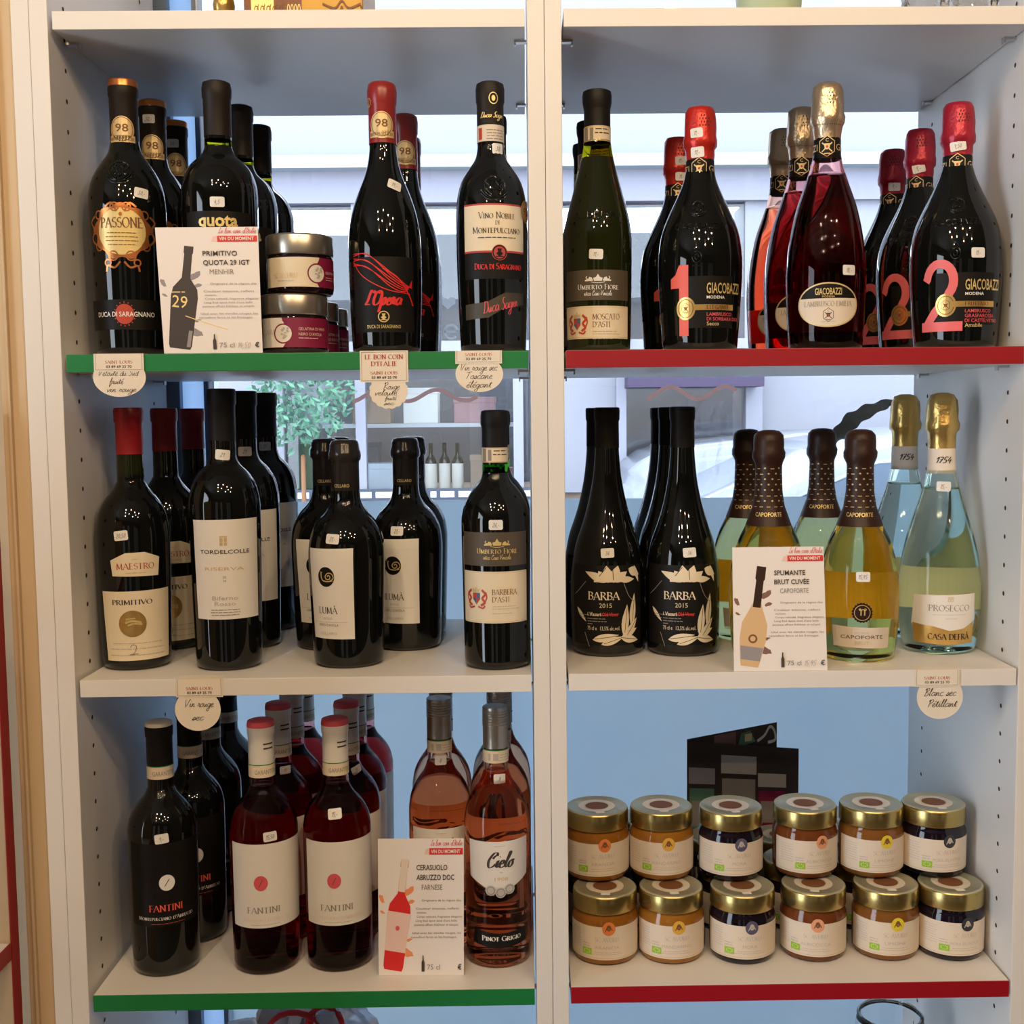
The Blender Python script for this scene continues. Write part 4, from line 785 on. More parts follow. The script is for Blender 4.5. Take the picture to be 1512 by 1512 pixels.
def t_barba():
    pr = [(34, 0), (38.5, 3), (41, 9), (42, 40), (42.4, 72), (41.4, 95), (36.2, 125), (29.5, 145), (23.5, 165), (17.5, 193), (14.6, 218), (13.4, 240), (13.1, 276)]
    r, R = bottle('wine_bottle', 'barba', pr, ['black_glass', 'olive_glass'], lambda z: 1 if 230 < z < 234 else 0)
    cap(r, [(13.9, 234), (13.6, 264), (14.5, 266), (14.7, 276), (14.5, 279), (13, 280), (0, 279.4)], 'matte_black')
    l = lab(r, R, 'label', 46, 14, 104, 'matte_black', off=.15)
    def leaf(x0, y0, x1, y1, w):
        dx, dy = x1-x0, y1-y0; L = sqrt(dx*dx+dy*dy); nx, ny = -dy/L*w, dx/L*w
        pts = [(x0+dx*t+nx*sin(pi*t**.8), y0+dy*t+ny*sin(pi*t**.8)) for t in [i/8 for i in range(9)]]+[(x0+dx*t-nx*sin(pi*t**.8), y0+dy*t-ny*sin(pi*t**.8)) for t in [i/8 for i in range(7, 0, -1)]]
        return poly(pts)
    lf = [leaf(2, 86, -25, 97, 4.6), leaf(0, 86, -9, 98, 5), leaf(2, 85, 0, 104, 6.2), leaf(8, 85, 13, 104, 6), leaf(8, 86, 24, 97, 5), leaf(14, 88, 34, 88, 3.6), rect(-14, 85.5, 18, 88),
          leaf(-16, 20, 14, 26, 4.5), leaf(-6, 15, 20, 24, 4), leaf(20, 24, 24, 60, 4.5), leaf(22, 22, 38, 44, 4), leaf(30, 34, 34, 72, 4.2), leaf(16, 23, 40, 18, 4.6), leaf(17, 23, 38, 32, 4), leaf(26, 100, 42, 92, 5), leaf(-38, 56, -24, 40, 2.2), leaf(34, 103, 41, 84, 2.6)]
    vn = [line([(-8, 92), (0, 102)], .7), line([(8, 88), (7, 101)], .7), line([(-14, 21), (12, 25)], .6), line([(-3, 16), (18, 23)], .6), line([(21, 28), (24, 56)], .6), line([(24, 25), (36, 41)], .6), line([(31, 40), (34, 66)], .6), line([(18, 22.5), (38, 19)], .6)]
    bl = [curve([(-24, 86), (-34, 76), (-42, 70)], .7), curve([(20, 84), (26, 70), (34, 62)], .7), curve([(-24, 44), (-34, 48), (-10, 48), (14, 50)], .6), line([(-26, 28), (-20, 12)], .7)]
    decal('lily_print', [(join(*lf), 'cream'), (join(*vn), 'matte_black'), (join(*bl), 'ink_grey')], cyl(R), l, off=.4)
    decal('lettering', [(txt('BARBA', -3, 66, 8.5, 36, bold=1.15), 'cream'), (txt('2015', -1, 57, 5, 14, 'b'), 'cream'), (txt('i Vasari', -22, 47.5, 4, 16, 'b', 'l', bold=.02), 'cream'), (txt('Old Vines', -5, 47.5, 4, 18, 'b', 'l', bold=.02), 'bright_red'), (greek(-22, 44, 25, 2, 1.4, 3, 'l'), 'ink_grey'), (greek(-22, 38, 8, 1, 1.4, 3, 'l'), 'ink_grey'), (txt('75 cl e', -22, 31.5, 4.4, 11, 'b', 'l'), 'cream'), (txt('13,5% alc.vol.', -7, 31.5, 4.4, 22, 'b', 'l'), 'cream')], cyl(R), l, off=.7)
    return r
def t_capoforte():
    pr = [(34, 0), (38, 3), (40, 9), (42.6, 35), (43.7, 60), (43.2, 84), (40, 107), (33.5, 130), (24.5, 149), (17.5, 168), (15, 184), (14, 214), (14, 248)]
    r, R = bottle('sparkling_wine_bottle', 'capoforte', pr, ['yellow_wine'], air=(190, 2.4))
    lathe('sleeve', [(25.5, 147), (24.6, 149.5), (17.9, 168), (15.4, 184), (14.5, 212), (15.2, 216), (18, 222), (18.2, 228), (16.8, 232), (16.9, 240), (16.2, 247), (12, 251.5), (6, 253), (0, 253.2)], ['brown_sleeve'], r, 56, jit=.22, seed=5, jz=(214, 250))
    Rs = Rof([(25.5, 147), (24.6, 149.5), (17.9, 168), (15.4, 184), (14.5, 212)])
    it = []; rnd = random.Random(4)
    for k in range(8):
        for j in range(5):
            u = -16+8*j+(k % 2)*4
            it.append(rect(u-2, 168+k*6, u+2, 168.7+k*6) if rnd.random() < .6 else join(rect(u-.4, 168+k*6, u+.4, 170+k*6), rect(u-1.2, 168.6+k*6, u+1.2, 169.3+k*6)))
    decal('sleeve_print', [(join(*it), 'gold_print'), (txt('CAPOFORTE', 0, 158, 4.5, 30, 'b', bold=.01), 'gold_pale')], cyl(Rs), r.children[-1], off=.45)
    l = decal('label', [(poly([(-30, 41), (36, 39), (35, 16), (-28, 18)]), 'jar_label')], cyl(R), r, off=.3)
    decal('lettering', [(txt('CAPOFORTE', 4, 27, 4, 46, 'b'), 'ink'), (txt('BRUT', 4, 20.6, 4, 15, 'b'), 'gold_print'), (greek(4, 33.5, 18, 1, 1.2), 'ink_light')], cyl(R), l, off=.5)
    sc = poly([(4+(11.4 if i % 2 else 10.2)*cos(2*pi*i/40), 56+(11.4 if i % 2 else 10.2)*sin(2*pi*i/40)) for i in range(40)])
    decal('round_seal', [(sc, 'brown_sleeve'), (ring(4, 56, 8.6, 8.6, .7), 'gold_print'), (join(curve([(1, 60), (2.6, 58), (2.6, 53)], 1.2), curve([(4.2, 60), (2.8, 58)], 1), curve([(5, 60), (6.4, 58), (6.4, 53)], 1.2), curve([(8.2, 60), (6.6, 58)], 1), ring(1.6, 59.6, 1.3, 1.3, .5, 10), ring(7.2, 59.6, 1.3, 1.3, .5, 10)), 'gold_pale')], cyl(R), r, off=.35)
    decal('back_label', [(rect(-20, 40, 32, 88), 'gold_pale')], cyl(R, 180), r, off=.3)
    return r
def t_prosecco():
    pr = [(34, 0), (39, 3), (41, 9), (44.6, 40), (45.6, 64), (44, 93), (38.5, 124), (29.5, 155), (21.5, 180), (17, 199), (15.2, 214), (14.4, 230), (14, 288)]
    r, R = bottle('sparkling_wine_bottle', 'prosecco', pr, ['pale_wine'], air=(184, 2.4))
    cap(r, [(15.3, 229), (15, 236), (15.6, 248), (18.4, 251), (18.6, 258), (17.3, 262), (17.2, 274), (16, 284), (12.5, 290.5), (6, 292.8), (0, 293)], 'gold_foil', jit=.55, jz=(246, 291), n=56, name='foil_capsule')
    nb = cap(r, [(16.2, 202), (15.6, 214), (15.4, 230), (15, 230.2)], ['pinkish'], name='neck_band')
    decal('band_print', [(txt('1754', 3, 214, 9, 17, 'h', bold=.2), 'ink')], cyl(lambda z: 15.8), nb, off=.3)
    l = decal('label', [(poly([(-28, 68), (44, 70), (44, 40), (26, 30), (12, 27.5), (-6, 33), (-32, 34), (-30, 50)]), 'paper')], cyl(R), r, off=.3)
    decal('lettering', [(txt('PROSECCO', 12, 51, 6.6, 46), 'ink_grey'), (greek(12, 46.5, 44, 1, .8), 'ink_light'), (greek(14, 42, 16, 1, .8), 'ink_light'), (join(ring(11, 63, 1.8, 1.8, .6, 12), ring(14, 63, 1.8, 1.8, .6, 12), line([(9, 66), (16, 66)], .8)), 'gold_print')], cyl(R), l, off=.5)
    g = decal('gold_label', [(poly([(-30, 36), (-4, 33), (12, 28.5), (28, 31), (42, 38), (42, 14), (10, 12), (-28, 14)]), 'gold')], cyl(R), r, off=.45)
    decal('lettering', [(txt('CASA DEFRA`', 12, 18.5, 6.4, 47, bold=1.6), 'ink')], cyl(R), g, off=.8)
    decal('back_label', [(rect(-26, 44, 34, 88), 'cream')], cyl(R, 180), r, off=.3)
    return r
def fantini(kind, dark):
    pr = [(32, 0), (35, 3), (36.4, 9), (37.4, 80), (38, 148), (37.3, 163), (33.8, 176), (27, 187), (19.5, 196), (15.3, 204), (14.1, 214), (13.8, 274)]
    if dark: r, R = bottle('wine_bottle', kind, pr)
    else: r, R = bottle('wine_bottle', kind, pr, ['cerasuolo_wine'], air=(206, 2.4))
    cm = 'black_cap' if dark else 'white_cap'
    cap(r, [(14.3, 231), (14.2, 262), (15, 264), (15.3, 273), (15.2, 275.5), (14.4, 279), (12, 280), (0, 280.2)], [cm, 'paper' if dark else 'ink_rose'], lambda z: 1 if z > (275 if dark else 273) else 0)
    b = cap(r, [(14.6, 217), (14.5, 231), (14.2, 231.3)], ['jar_label' if dark else 'cream'], name='seal_band')
    decal('band_print', [(txt('GARANTITA', 3, 221, 5, 26, 'b'), 'ink_grey'), (rect(-24, 231, 24, 231.9), 'green_edge')], cyl(lambda z: 14.6), b, off=.25)
    if not dark: decal('cap_print', [(greek(6, 254, 14, 2, 3, 5, seed=8), 'ink')], cyl(lambda z: 14.4), r, off=.3)
    if dark:
        l = lab(r, R, 'label', 44, 59, 152, 'matte_black', off=.15)
        decal('lettering', [(ell(0, 108, 8.4, 9, 28), 'white'), (line([(-2.5, 104), (2.5, 112)], .8), 'ink'), (txt('FANTINI', -2, 76, 7, 36, bold=1.2), 'coral'), (txt("Montepulciano d'Abruzzo", -2, 66, 4, 62, small=.8), 'white'), (greek(0, 61.5, 44, 1, 1.2), 'ink_red')], cyl(R), l, off=.4)
    else:
        l = lab(r, R, 'label', 47, 55, 150, 'paper', off=.25)
        decal('lettering', [(ell(-10, 106, 7.6, 8.6, 28), 'ink_rose'), (line([(-12, 102), (-8, 110)], .8), 'ink_brown'), (txt('FANTINI', -8, 72, 6.6, 36, bold=1.1), 'ink_grey'), (txt("Cerasuolo d'Abruzzo", -5, 62.5, 4, 52, small=.8), 'pale_rose'), (greek(-6, 58.5, 38, 1, 1), 'ink_light')], cyl(R), l, off=.5)
    return r
def t_cielo():
    pr = [(31, 0), (34.6, 3), (36, 9), (36.6, 80), (36.9, 150), (36, 168), (32.5, 183), (25.5, 196), (18.5, 206), (14.8, 216), (13.8, 226), (13.6, 285)]
    r, R = bottle('wine_bottle', 'cielo', pr, ['amber_wine'], air=(216, 2.4))
    p = [(14.3, 244), (14.3, 268)]
    for k in range(6): p += [(14.7, 269+k*3), (14.7, 270.4+k*3), (14.1, 271+k*3)]
    cap(r, p+[(14.6, 288), (14, 290), (0, 290.2)], 'silver_cap', name='screw_cap')
    b = cap(r, [(14.4, 228), (14.4, 242.5), (14, 242.7)], ['cream'], name='seal_band')
    decal('band_print', [(join(rect(-10, 231, -7, 239), rect(-4, 231, 2, 239)), 'ink_light'), (greek(9, 237, 14, 3, 1.4, 3), 'ink_light'), (rect(-24, 242, 24, 243.2), 'green_edge')], cyl(lambda z: 14.4), b, off=.25)
    l = decal('label', [(poly([(-38, 146), (38, 147), (37, 104), (8, 90), (0, 89), (-8, 90), (-37, 104)]), 'paper')], cyl(R), r, off=.3)
    decal('lettering', [(txt('Cielo', 2, 117, 17, 32, 'c', bold=.22), 'ink'), (greek(2, 111, 4, 1, 1.4), 'ink_light'), (txt('1908', 2, 102, 4, 15, 'b'), 'gold_print'), (greek(0, 141, 14, 1, 1), 'ink_light')], cyl(R), l, off=.5)
    decal('medals', [(join(ell(-10, 91, 6, 6, 20), ell(1, 88.5, 6, 6, 20), ell(11, 92, 6, 6, 20)), 'silver_print'), (join(ring(-10, 91, 4.6, 4.6, .8), ring(1, 88.5, 4.6, 4.6, .8), ring(11, 92, 4.6, 4.6, .8)), 'ink_grey')], cyl(R), r, off=.6)
    l = decal('lower_label', [(curve([(-32, 37), (0, 33), (34, 36)], 17), 'matte_black')], cyl(R), r, off=.3)
    decal('lettering', [(txt('Pinot Grigio', 2, 33, 5.4, 46, bold=1.4, small=.8), 'white')], cyl(R), l, off=.5)
    return r

def sticker(root, kind, a, z, text, tilt=0, w=14.5, h=10.5, Rf=None):
    R = Rf or PROF[kind]; rot = radians(tilt); c, s = cos(rot), sin(rot)
    def rr(pts): return [(x*c-y*s, z+x*s+y*c) for x, y in pts]
    q = 1.8; pts = []
    for sx, sy, a0_ in ((1, 1, 0), (-1, 1, 90), (-1, -1, 180), (1, -1, 270)):
        for k in range(4): t = radians(a0_+30*k); pts.append((sx*(w/2-q)+q*cos(t), sy*(h/2-q)+q*sin(t)))
    l = decal('price_sticker', [(poly(rr(pts)), 'white')], cyl(R, a), root, off=1.1, cut=4)
    v, f = txt(text, 0, -h*.22, h*.55, None, 'h', bold=.16)
    decal('writing', [((rr(v), f), 'ink_grey')], cyl(R, a), l, off=1.3, cut=0)

TYPES = dict(passone=t_passone, quota=t_quota, opera=t_opera, nobile=t_nobile, moscato=t_moscato, giac1=t_giac1, emilia=t_emilia, emilia2=lambda: t_emilia('rose_tint_orange'), giac2=t_giac2, maestro=t_maestro, tordelcolle=t_tordelcolle, luma=t_luma, barbera=t_barbera, barba=t_barba,
             capoforte=t_capoforte, prosecco=t_prosecco, fantini_dark=lambda: fantini('fantini_dark', True), fantini_rose=lambda: fantini('fantini_rose', False), cielo=t_cielo)
PROTO = {}
def place(kind, x, y, z, rel, label, group=None, st=()):
    if kind in PROTO: o = copy_tree(PROTO[kind])
    else: o = PROTO[kind] = TYPES[kind]()
    o.location = (x, y, z+.0002); o.rotation_euler = (0, 0, atan2(CAM.x-x, y-CAM.y)+radians(rel))
    tag(o, label, 'bottle', group)
    for s_ in st: sticker(o, 'emilia' if kind == 'emilia2' else kind, *s_)
    return o
A0, A1, C0, C1, E0, E1 = ZL[1], ZR[1], ZL[2], ZR[2], ZL[3], ZR[3]
neck = lambda r: (lambda z: r)
# top row, left bay
G = 'black bottles with copper-topped capsules at the left end of the top row'
place('passone', .047, .065, A0, -10, 'black wine bottle with ornate gold and copper label, front left on the green-edged shelf', G, [(31, 168, '30,-', -8)])
place('passone', .052, .149, A0, -6, 'copper-topped black bottle right behind the one with the ornate gold label', G, [(-10, 268, '30,-', 0, 13, 10, neck(15.3))])
place('passone', .050, .243, A0, 0, 'copper-topped black bottle at the back of the file with gold neck medals', G, [(-10, 262, '30,-', 0, 13, 10, neck(15.2))])
G = 'round-shouldered black bottles with plain black capsules behind the price card'
place('quota', .146, .065, A0, -4, 'round-shouldered black bottle behind the upper price card, gold lower-case word on black label', G, [(0, 157, '4,5', 0)])
place('quota', .147, .163, A0, 0, 'second round-shouldered black bottle in the file behind the upper price card', G)
place('quota', .148, .257, A0, 0, 'rearmost round-shouldered black bottle in the file behind the upper price card', G)
G = 'sloping-shouldered bottles with red capsules on the green-edged shelf'
place('opera', .321, .065, A0, -4, 'sloping black bottle with red capsule and red curved strokes on its label, front', G, [(30, 176, '19,-', -22)])
place('opera', .3315, .20, A0, 0, 'sloping bottle with dark red capsule, second in its file', G)
place('opera', .3255, .313, A0, 0, 'sloping bottle with dark red capsule, hidden at the back of its file', G)
G = 'black bottles with cream and red-lined labels beside the centre posts'
place('nobile', .436, .062, A0, 6, 'black bottle with cream label edged in red and round red emblem, beside centre posts', G, [(24, 214, '38', 0, 12, 11, neck(14.6))])
place('nobile', .4365, .200, A0, 6, 'black bottle hidden behind the one with red-edged cream label by the centre posts', G)
# top row, right bay
G = 'dark green sloping bottles at the left end of the red-edged shelf'
place('moscato', .550, .065, A1, -5, 'dark green bottle with brown upper label and cream label below, front on red-edged shelf', G, [(2, 101, '11,-', -3)])
place('moscato', .5495, .200, A1, 0, 'black-capped bottle right behind the front dark green bottle on the red-edged shelf', G)
place('moscato', .5495, .316, A1, 0, 'rearmost black-capped bottle in the file at the left end of the red-edged shelf', G)
G = 'red-foiled black sparkling bottles with a big coral digit'
place('giac1', .662, .078, A1, -4, 'black sparkling bottle with red foil and large coral 1 on its label, front', G, [(-8, 232, '11,-', 4, 13, 10, neck(17.6)), (-6, 212, '11,-', 3, 14, 11, neck(16))])
place('giac1', .656, .219, A1, 0, 'red-foiled sparkling bottle half hidden behind the one with the coral 1', G, [(15, 214, '11,-', 0, 14, 10, neck(16)), (12, 232, '11,-', 3, 13, 10, neck(17.6))])
G = 'champagne-foiled rose sparkling bottles on the red-edged shelf'
place('emilia', .799, .075, A1, 0, 'tall rose sparkling bottle with oval black and cream label, front', G, [(33, 83, '18,-', 0)])
place('emilia', .795, .177, A1, 0, 'deep pink sparkling bottle with pale foil, second in the rose file', G)
place('emilia2', .794, .280, A1, 0, 'orange-pink sparkling bottle with grey-gold foil at the back of the rose file', G)
G = 'wine-red-foiled black sparkling bottles with a big rose digit'
place('giac2', .9375, .066, A1, 0, 'wide black sparkling bottle with red foil and large rose 2, at right end', G, [(2, 214, '9,50', 8, 16, 10, neck(15.8)), (27, 98, '11,-', 0)])
place('giac2', .936, .185, A1, -14, 'dark-red-foiled sparkling bottle right behind the wide one with the rose 2', G, [(10, 215, '9,-', 12, 14, 11, neck(15.8))])
place('giac2', .937, .292, A1, -14, 'dark-red-foiled sparkling bottle at the back of the rightmost file', G, [(22, 214, '9,-', 0, 14, 11, neck(15.8))])
# middle row, left bay
G = 'red-capsuled bottles with cream labels at the left of the middle shelf'
place('maestro', .0352, .079, C0, 2, 'black bottle with red capsule, small cream label and gold medallion label, front left', G, [(-20, 148, '20,50', 6)])
place('maestro', .0405, .190, C0, 6, 'red-capsuled bottle second in the file at the left of the middle shelf', G)
place('maestro', .0480, .284, C0, 6, 'red-capsuled bottle at the back of the file at the left of the middle shelf', G)
G = 'tall black bottles with a large off-white label'
place('tordelcolle', .1395, .070, C0, -4, 'tall black bottle with large off-white label, front of the middle shelf', G, [(2, 233, '21', -6, 15, 11, neck(14.4))])
place('tordelcolle', .136, .189, C0, -2, 'tall black bottle standing right behind the large off-white label', G, [(0, 233, '21', 0, 15, 11, neck(14.4))])
place('tordelcolle', .1355, .306, C0, 4, 'tall black bottle with off-white label at the back beside the window', G, [(-10, 236, '21', 0, 14, 11, neck(14.4))])
G = 'squat black bottles with wax tops and snail labels'
place('luma', .271, .077, C0, -24, 'squat black bottle with grey wax top and snail label, frontmost', G, [(2, 142, '21,-', -4)])
place('luma', .2325, .178, C0, -12, 'squat snail-label bottle behind and left of the frontmost one', G)
place('luma', .2350, .264, C0, 0, 'squat snail-label bottle hidden at the back between two others', G)
place('luma', .328, .170, C0, -14, 'squat snail-label bottle behind and right of the frontmost one', G, [(-2, 141, '21,-', 0)])
place('luma', .3280, .2635, C0, 0, 'squat wax-topped bottle at the back right, mostly hidden by its neighbour', G)
G = 'slim bottles with brown upper label beside the centre posts'
place('barbera', .4365, .057, C0, -3, 'slim black bottle with brown label above cream label with red crest, by centre posts', G, [(3, 157, '26,-', 0)])
place('barbera', .4370, .169, C0, 0, 'slim black bottle hidden right behind the crested one by the centre posts', G)
# middle row, right bay
G = 'tall sloping black bottles with white lily print'
place('barba', .5625, .121, C1, -2, 'sloping black bottle with white lily print at left end of the right middle shelf', G, [(2, 118, '36', 3)])
place('barba', .5575, .209, C1, 0, 'plain-looking black bottle right behind the leftmost lily bottle', G)
place('barba', .648, .117, C1, 0, 'sloping black bottle with white lily print, second from the centre posts', G, [(12, 118, '36', 3)])
place('barba', .6445, .203, C1, 0, 'black bottle right behind the second lily bottle', G)
place('barba', .644, .291, C1, 0, 'rearmost black bottle behind the second lily bottle', G)
G = 'yellow sparkling bottles with brown neck sleeves'
place('capoforte', .839, .074, C1, 0, 'yellow sparkling bottle with brown sleeve and round seal, right of the price card', G, [(6, 95, '15,95', 0)])
place('capoforte', .741, .090, C1, 0, 'yellow sparkling bottle with brown sleeve standing behind the price card', G)
place('capoforte', .737, .198, C1, 0, 'greenish-looking sleeved bottle behind and left of the one behind the price card', G)
place('capoforte', .826, .193, C1, 0, 'greenish-looking sleeved bottle behind the gap between the two front yellow ones', G)
G = 'pale clear sparkling bottles with gold foil'
place('prosecco', .9415, .110, C1, 0, 'large clear sparkling bottle with gold foil and gold label at the right end', G, [(8, 188, '15,-', -3, 15, 11, neck(20.5))])
place('prosecco', .932, .212, C1, 0, 'clear gold-foiled sparkling bottle behind the large one at the right end', G)
# bottom row, left bay
G = 'dark bottles with black capsules at the left of the lower shelf'
place('fantini_dark', .0575, .074, E0, 4, 'dark bottle with black label and small white disc, front left of the lower shelf', G, [(-6, 158, '9,-', 5)])
place('fantini_dark', .0680, .155, E0, 4, 'dark bottle second in the file at the left of the lower shelf', G, [(-32, 160, '9,-', 0)])
place('fantini_dark', .0690, .236, E0, 4, 'dark bottle third in the file at the left of the lower shelf', G)
place('fantini_dark', .0710, .316, E0, 4, 'dark bottle at the back of the file at the left of the lower shelf', G)
G = 'white-capped rose bottles with a red dot on the label'
for i, (x, y, lb) in enumerate([(.1705, .075, 'frontmost'), (.1735, .155, 'second from the front'), (.1735, .236, 'third from the front'), (.1725, .3165, 'at the very back')]):
    place('fantini_rose', x, y, E0, 8, 'red-dot rose bottle %s in the left red-dot file' % lb, G, [(2, 158, '15,50', 3)] if i == 0 else ([(14, 202, '15', 0, 13, 10, neck(17))] if i == 1 else ()))
for i, (x, y, lb) in enumerate([(.2525, .079, 'frontmost'), (.2535, .159, 'second from the front'), (.252, .238, 'third from the front'), (.2515, .3168, 'at the very back')]):
    place('fantini_rose', x, y, E0, 8, 'red-dot rose bottle %s in the file beside the small price card' % lb, G, [(-12, 180, '15,-', 4)] if i == 0 else ([(26, 200, '15', 20, 13, 10, neck(18))] if i == 1 else ()))
G = 'amber rose bottles with silver screw caps'
place('cielo', .4325, .082, E0, 4, 'amber rose bottle with silver screw cap and script label, front by centre posts', G, [(10, 211, '8', 0, 13, 11, neck(16))])
place('cielo', .4345, .165, E0, 4, 'screw-capped amber bottle right behind the front one by the centre posts', G, [(16, 216, '8', 0, 13, 11, neck(15))])
place('cielo', .4350, .250, E0, 4, 'rearmost screw-capped amber bottle beside the centre posts', G)
place('cielo', .3660, .125, E0, 0, 'screw-capped amber bottle standing behind the small price card', G, [(4, 220, '8', 0, 13, 11, neck(14.6))])
place('cielo', .3620, .212, E0, 0, 'screw-capped amber bottle behind the one at the small price card', G)

# ================================================================== JARS
def jar_plum(swap):
    root = empty('preserve_jar'); pr = [(32, 0), (34.5, 2), (35.3, 6), (35.3, 38), (33.5, 41), (32.2, 44)]; R = Rof(pr)
    lathe('glass_body', [(0, 1)]+pr+[(0, 44)], ['jar_dark'], root, 40)
    lathe('lid', [(33, 41), (35.2, 41.2), (35.6, 42.5), (35.4, 60.5), (34.8, 62), (33.5, 62.8), (32.5, 62.2), (0, 62.2)], ['lid_silver'], root, 44)
    s = -1 if swap else 1
    # label: cream part meets plum part in a wavy edge round a pale disc
    if swap: base, side, x0, x1, cx = 'plum', 'paper', -44, -18, -13
    else: base, side, x0, x1, cx = 'cream', 'plum', 16, 44, 12
    edge = [(cx+(3 if swap else -1)+4.5*cos(pi*(v-20.5)/17.5)*(-1 if swap else 1)*-1, v) for v in [6.8+i*3.07 for i in range(11)]]
    pts = ([(x0, 6.8), ]+edge+[(x0, 37.5)]) if swap else ([(x1, 6.8), (x1, 37.5)]+edge[::-1])
    l = decal('label', [(rect(-50, 6.8, 50, 37.5), base), (poly(pts), side), (ell(cx, 21, 10.5, 10.5, 30), 'plum'), (ell(cx, 21, 9, 9, 30), 'paper')], cyl(R), root, off=.2)
    rnd = random.Random(2); lf = [ell(cx+rnd.uniform(-1.5, 5), 21+rnd.uniform(-6, 6), 1.3, .8, 8, rnd.random()*3) for _ in range(16)]
    if swap: it = [(txt('GELATINA DI VINO', 3, 24.5, 3, 32, 'b', 'l'), 'pale_rose'), (txt("NERO D'AVOLA", 3, 19, 3, 27, 'b', 'l'), 'pale_rose'), (greek(3, 16, 26, 1, 1.2, 2, 'l'), 'pale_rose'), (txt('SCYAVU', -33, 20, 5, 20), 'ink_light')]
    else: it = [(txt('SCYAVURU', -22, 16, 5, 27), 'gold_print'), (greek(-22, 13, 22, 1, 1), 'ink_light'), (txt('GELATINA', 23, 21, 2.6, 15, 'b', 'l'), 'pale_rose'), (greek(23, 17, 14, 2, 1, 2.4, 'l'), 'pale_rose')]
    decal('lettering', it+[(join(*lf), 'eco_green' if 0 else 'ink_light')], cyl(R), l, off=.7)
    return root
G = 'silver-lidded plum jars beside the upper price card'
a = jar_plum(True); a.location = (.2235, .058, A0+.0002); a.rotation_euler.z = radians(12); tag(a, 'plum-labelled jar with silver lid standing at the bottom of the front stack', 'jar', G)
b = jar_plum(False); b.location = (.2300, .062, A0+.0632); b.rotation_euler.z = radians(20); tag(b, 'cream and plum labelled jar with silver lid on top of the stack', 'jar', G)
for x, y, lb in ((.2225, .140, 'silver-lidded plum jar behind the two-high stack'), (.2215, .222, 'silver-lidded plum jar at the back, third behind the stack')):
    c = copy_tree(a); c.location = (x, y, A0+.0002); c.rotation_euler.z = radians(35); tag(c, lb, 'jar', G)

def jam(kind, seal, word, turn):
    root = empty('jam_jar'); pr = [(31, 0), (35.5, 2.5), (37.2, 8), (37.4, 48), (35.6, 54), (33.6, 57.5), (33.4, 61)]; R = Rof(pr)
    lathe('glass_body', [(0, 2), (20, 1)]+pr+[(0, 61)], [kind], root, 44)
    lathe('lid', [(34, 58.5), (36.2, 58.7), (36.7, 60), (36.5, 76), (35.8, 78.2), (34.3, 79.4), (33, 79.3), (32, 78.6), (0, 78.6)], ['lid_gold', 'lid_top'], root, 48, midx=lambda z: 1 if z > 78.5 else 0)
    lid = root.children[-1]
    l = decal('label', [(rect(-56, 8, 50, 46), 'jar_label'), (rect(-56, 9.6, 50, 10.1), 'ink_light')], cyl(R), root, off=.2)
    decal('lettering', [(txt('SCYAVURU', 1, 29, 4.6, 27), 'ink_light'), (txt(word, 1, 20.5, 3.6, min(34, 4*len(word)), 'b'), 'ink_light'), (greek(1, 16.5, 34, 2, 1, 2.4, seed=3), 'ink_light'), (greek(-46, 40, 16, 8, 1, 2.8, 'l', seed=6), 'ink_light'),
        (rect(-28, 13, -16.5, 20.5), 'eco_green'), (join(*[ell(-22.2+3.6*cos(q), 16.8+2.1*sin(q), .5, .5, 6) for q in [i*pi/5 for i in range(10)]]), 'paper'), (greek(-28, 25.5, 11, 2, 1.6, 2.8, 'l'), 'ink_light')], cyl(R), l, off=.4)
    d = decal('round_seal', [(ell(3, 44, 7.4, 7.6, 26), seal), (join(ell(3, 45, 2.6, 3.6, 10), curve([(-1, 41), (3, 48), (7, 42)], 1)), 'ink_brown' if seal not in ('seal_black', 'seal_violet') else 'ink_light')], cyl(R), root, off=.6)
    top = flat((0, 0, .0787), (1, 0, 0), (0, 1, 0), (0, 0, 1))
    s_ = decal('lid_sticker', [(ring(0, 0, 21.5, 21.5, 7.5, 40), 'glossy_label'), (ell(0, 0, 13.2, 13.2, 30), 'ink_brown'), (rect(-5, -27.5, 5, -21), 'paper')], top, lid, off=.1, cut=0)
    s_['label'] = 'round paper sticker on the lid'
    return root
JT = [('jam_orange', 'seal_orange', 'ARANCIA', .5550, .083, 'orange jam jar with orange seal'), ('jam_amber', 'seal_amber', 'MANDARINO', .6305, .083, 'amber jam jar with amber seal'), ('jam_black', 'seal_violet', 'MORA', .7115, .080, 'blackish jam jar with violet seal'),
      ('jam_brown', 'seal_peach', 'ALBICOCCA', .7935, .083, 'red-brown jam jar with peach seal'), ('jam_lemon', 'seal_yellow', 'LIMONE', .8765, .083, 'brown jam jar with yellow seal'), ('jam_black', 'seal_black', 'MORA SELVATICA', .9500, .080, 'blackish jam jar with black seal at the right end')]
UP = [(.5485, .123, 4), (.6240, .124, 0), (.7045, .119, 3), (.7925, .123, 8), (.8700, .122, 2), (.9430, .121, 0)]
pr_ = []
for i, (k, s_, w_, x, y, lb) in enumerate(JT):
    j = jam(k, s_, w_, 0); j.location = (x, y, E1+.0002); j.rotation_euler.z = radians((-2, 2, 2, -10, 0, 6)[i])
    tag(j, lb+', front of the lower level', 'jar', 'gold-lidded jam jars two levels high'); pr_.append(j)
for i, (x, y, rz) in enumerate(UP):
    j = copy_tree(pr_[i]); j.location = (x, y, E1+.0804); j.rotation_euler.z = radians(rz+(2 if i < 3 else 6)); tag(j, JT[i][5]+', on the upper level', 'jar', 'gold-lidded jam jars two levels high')
xs2 = [.5510, .6280, .7085, .7885, .8670, .9455]
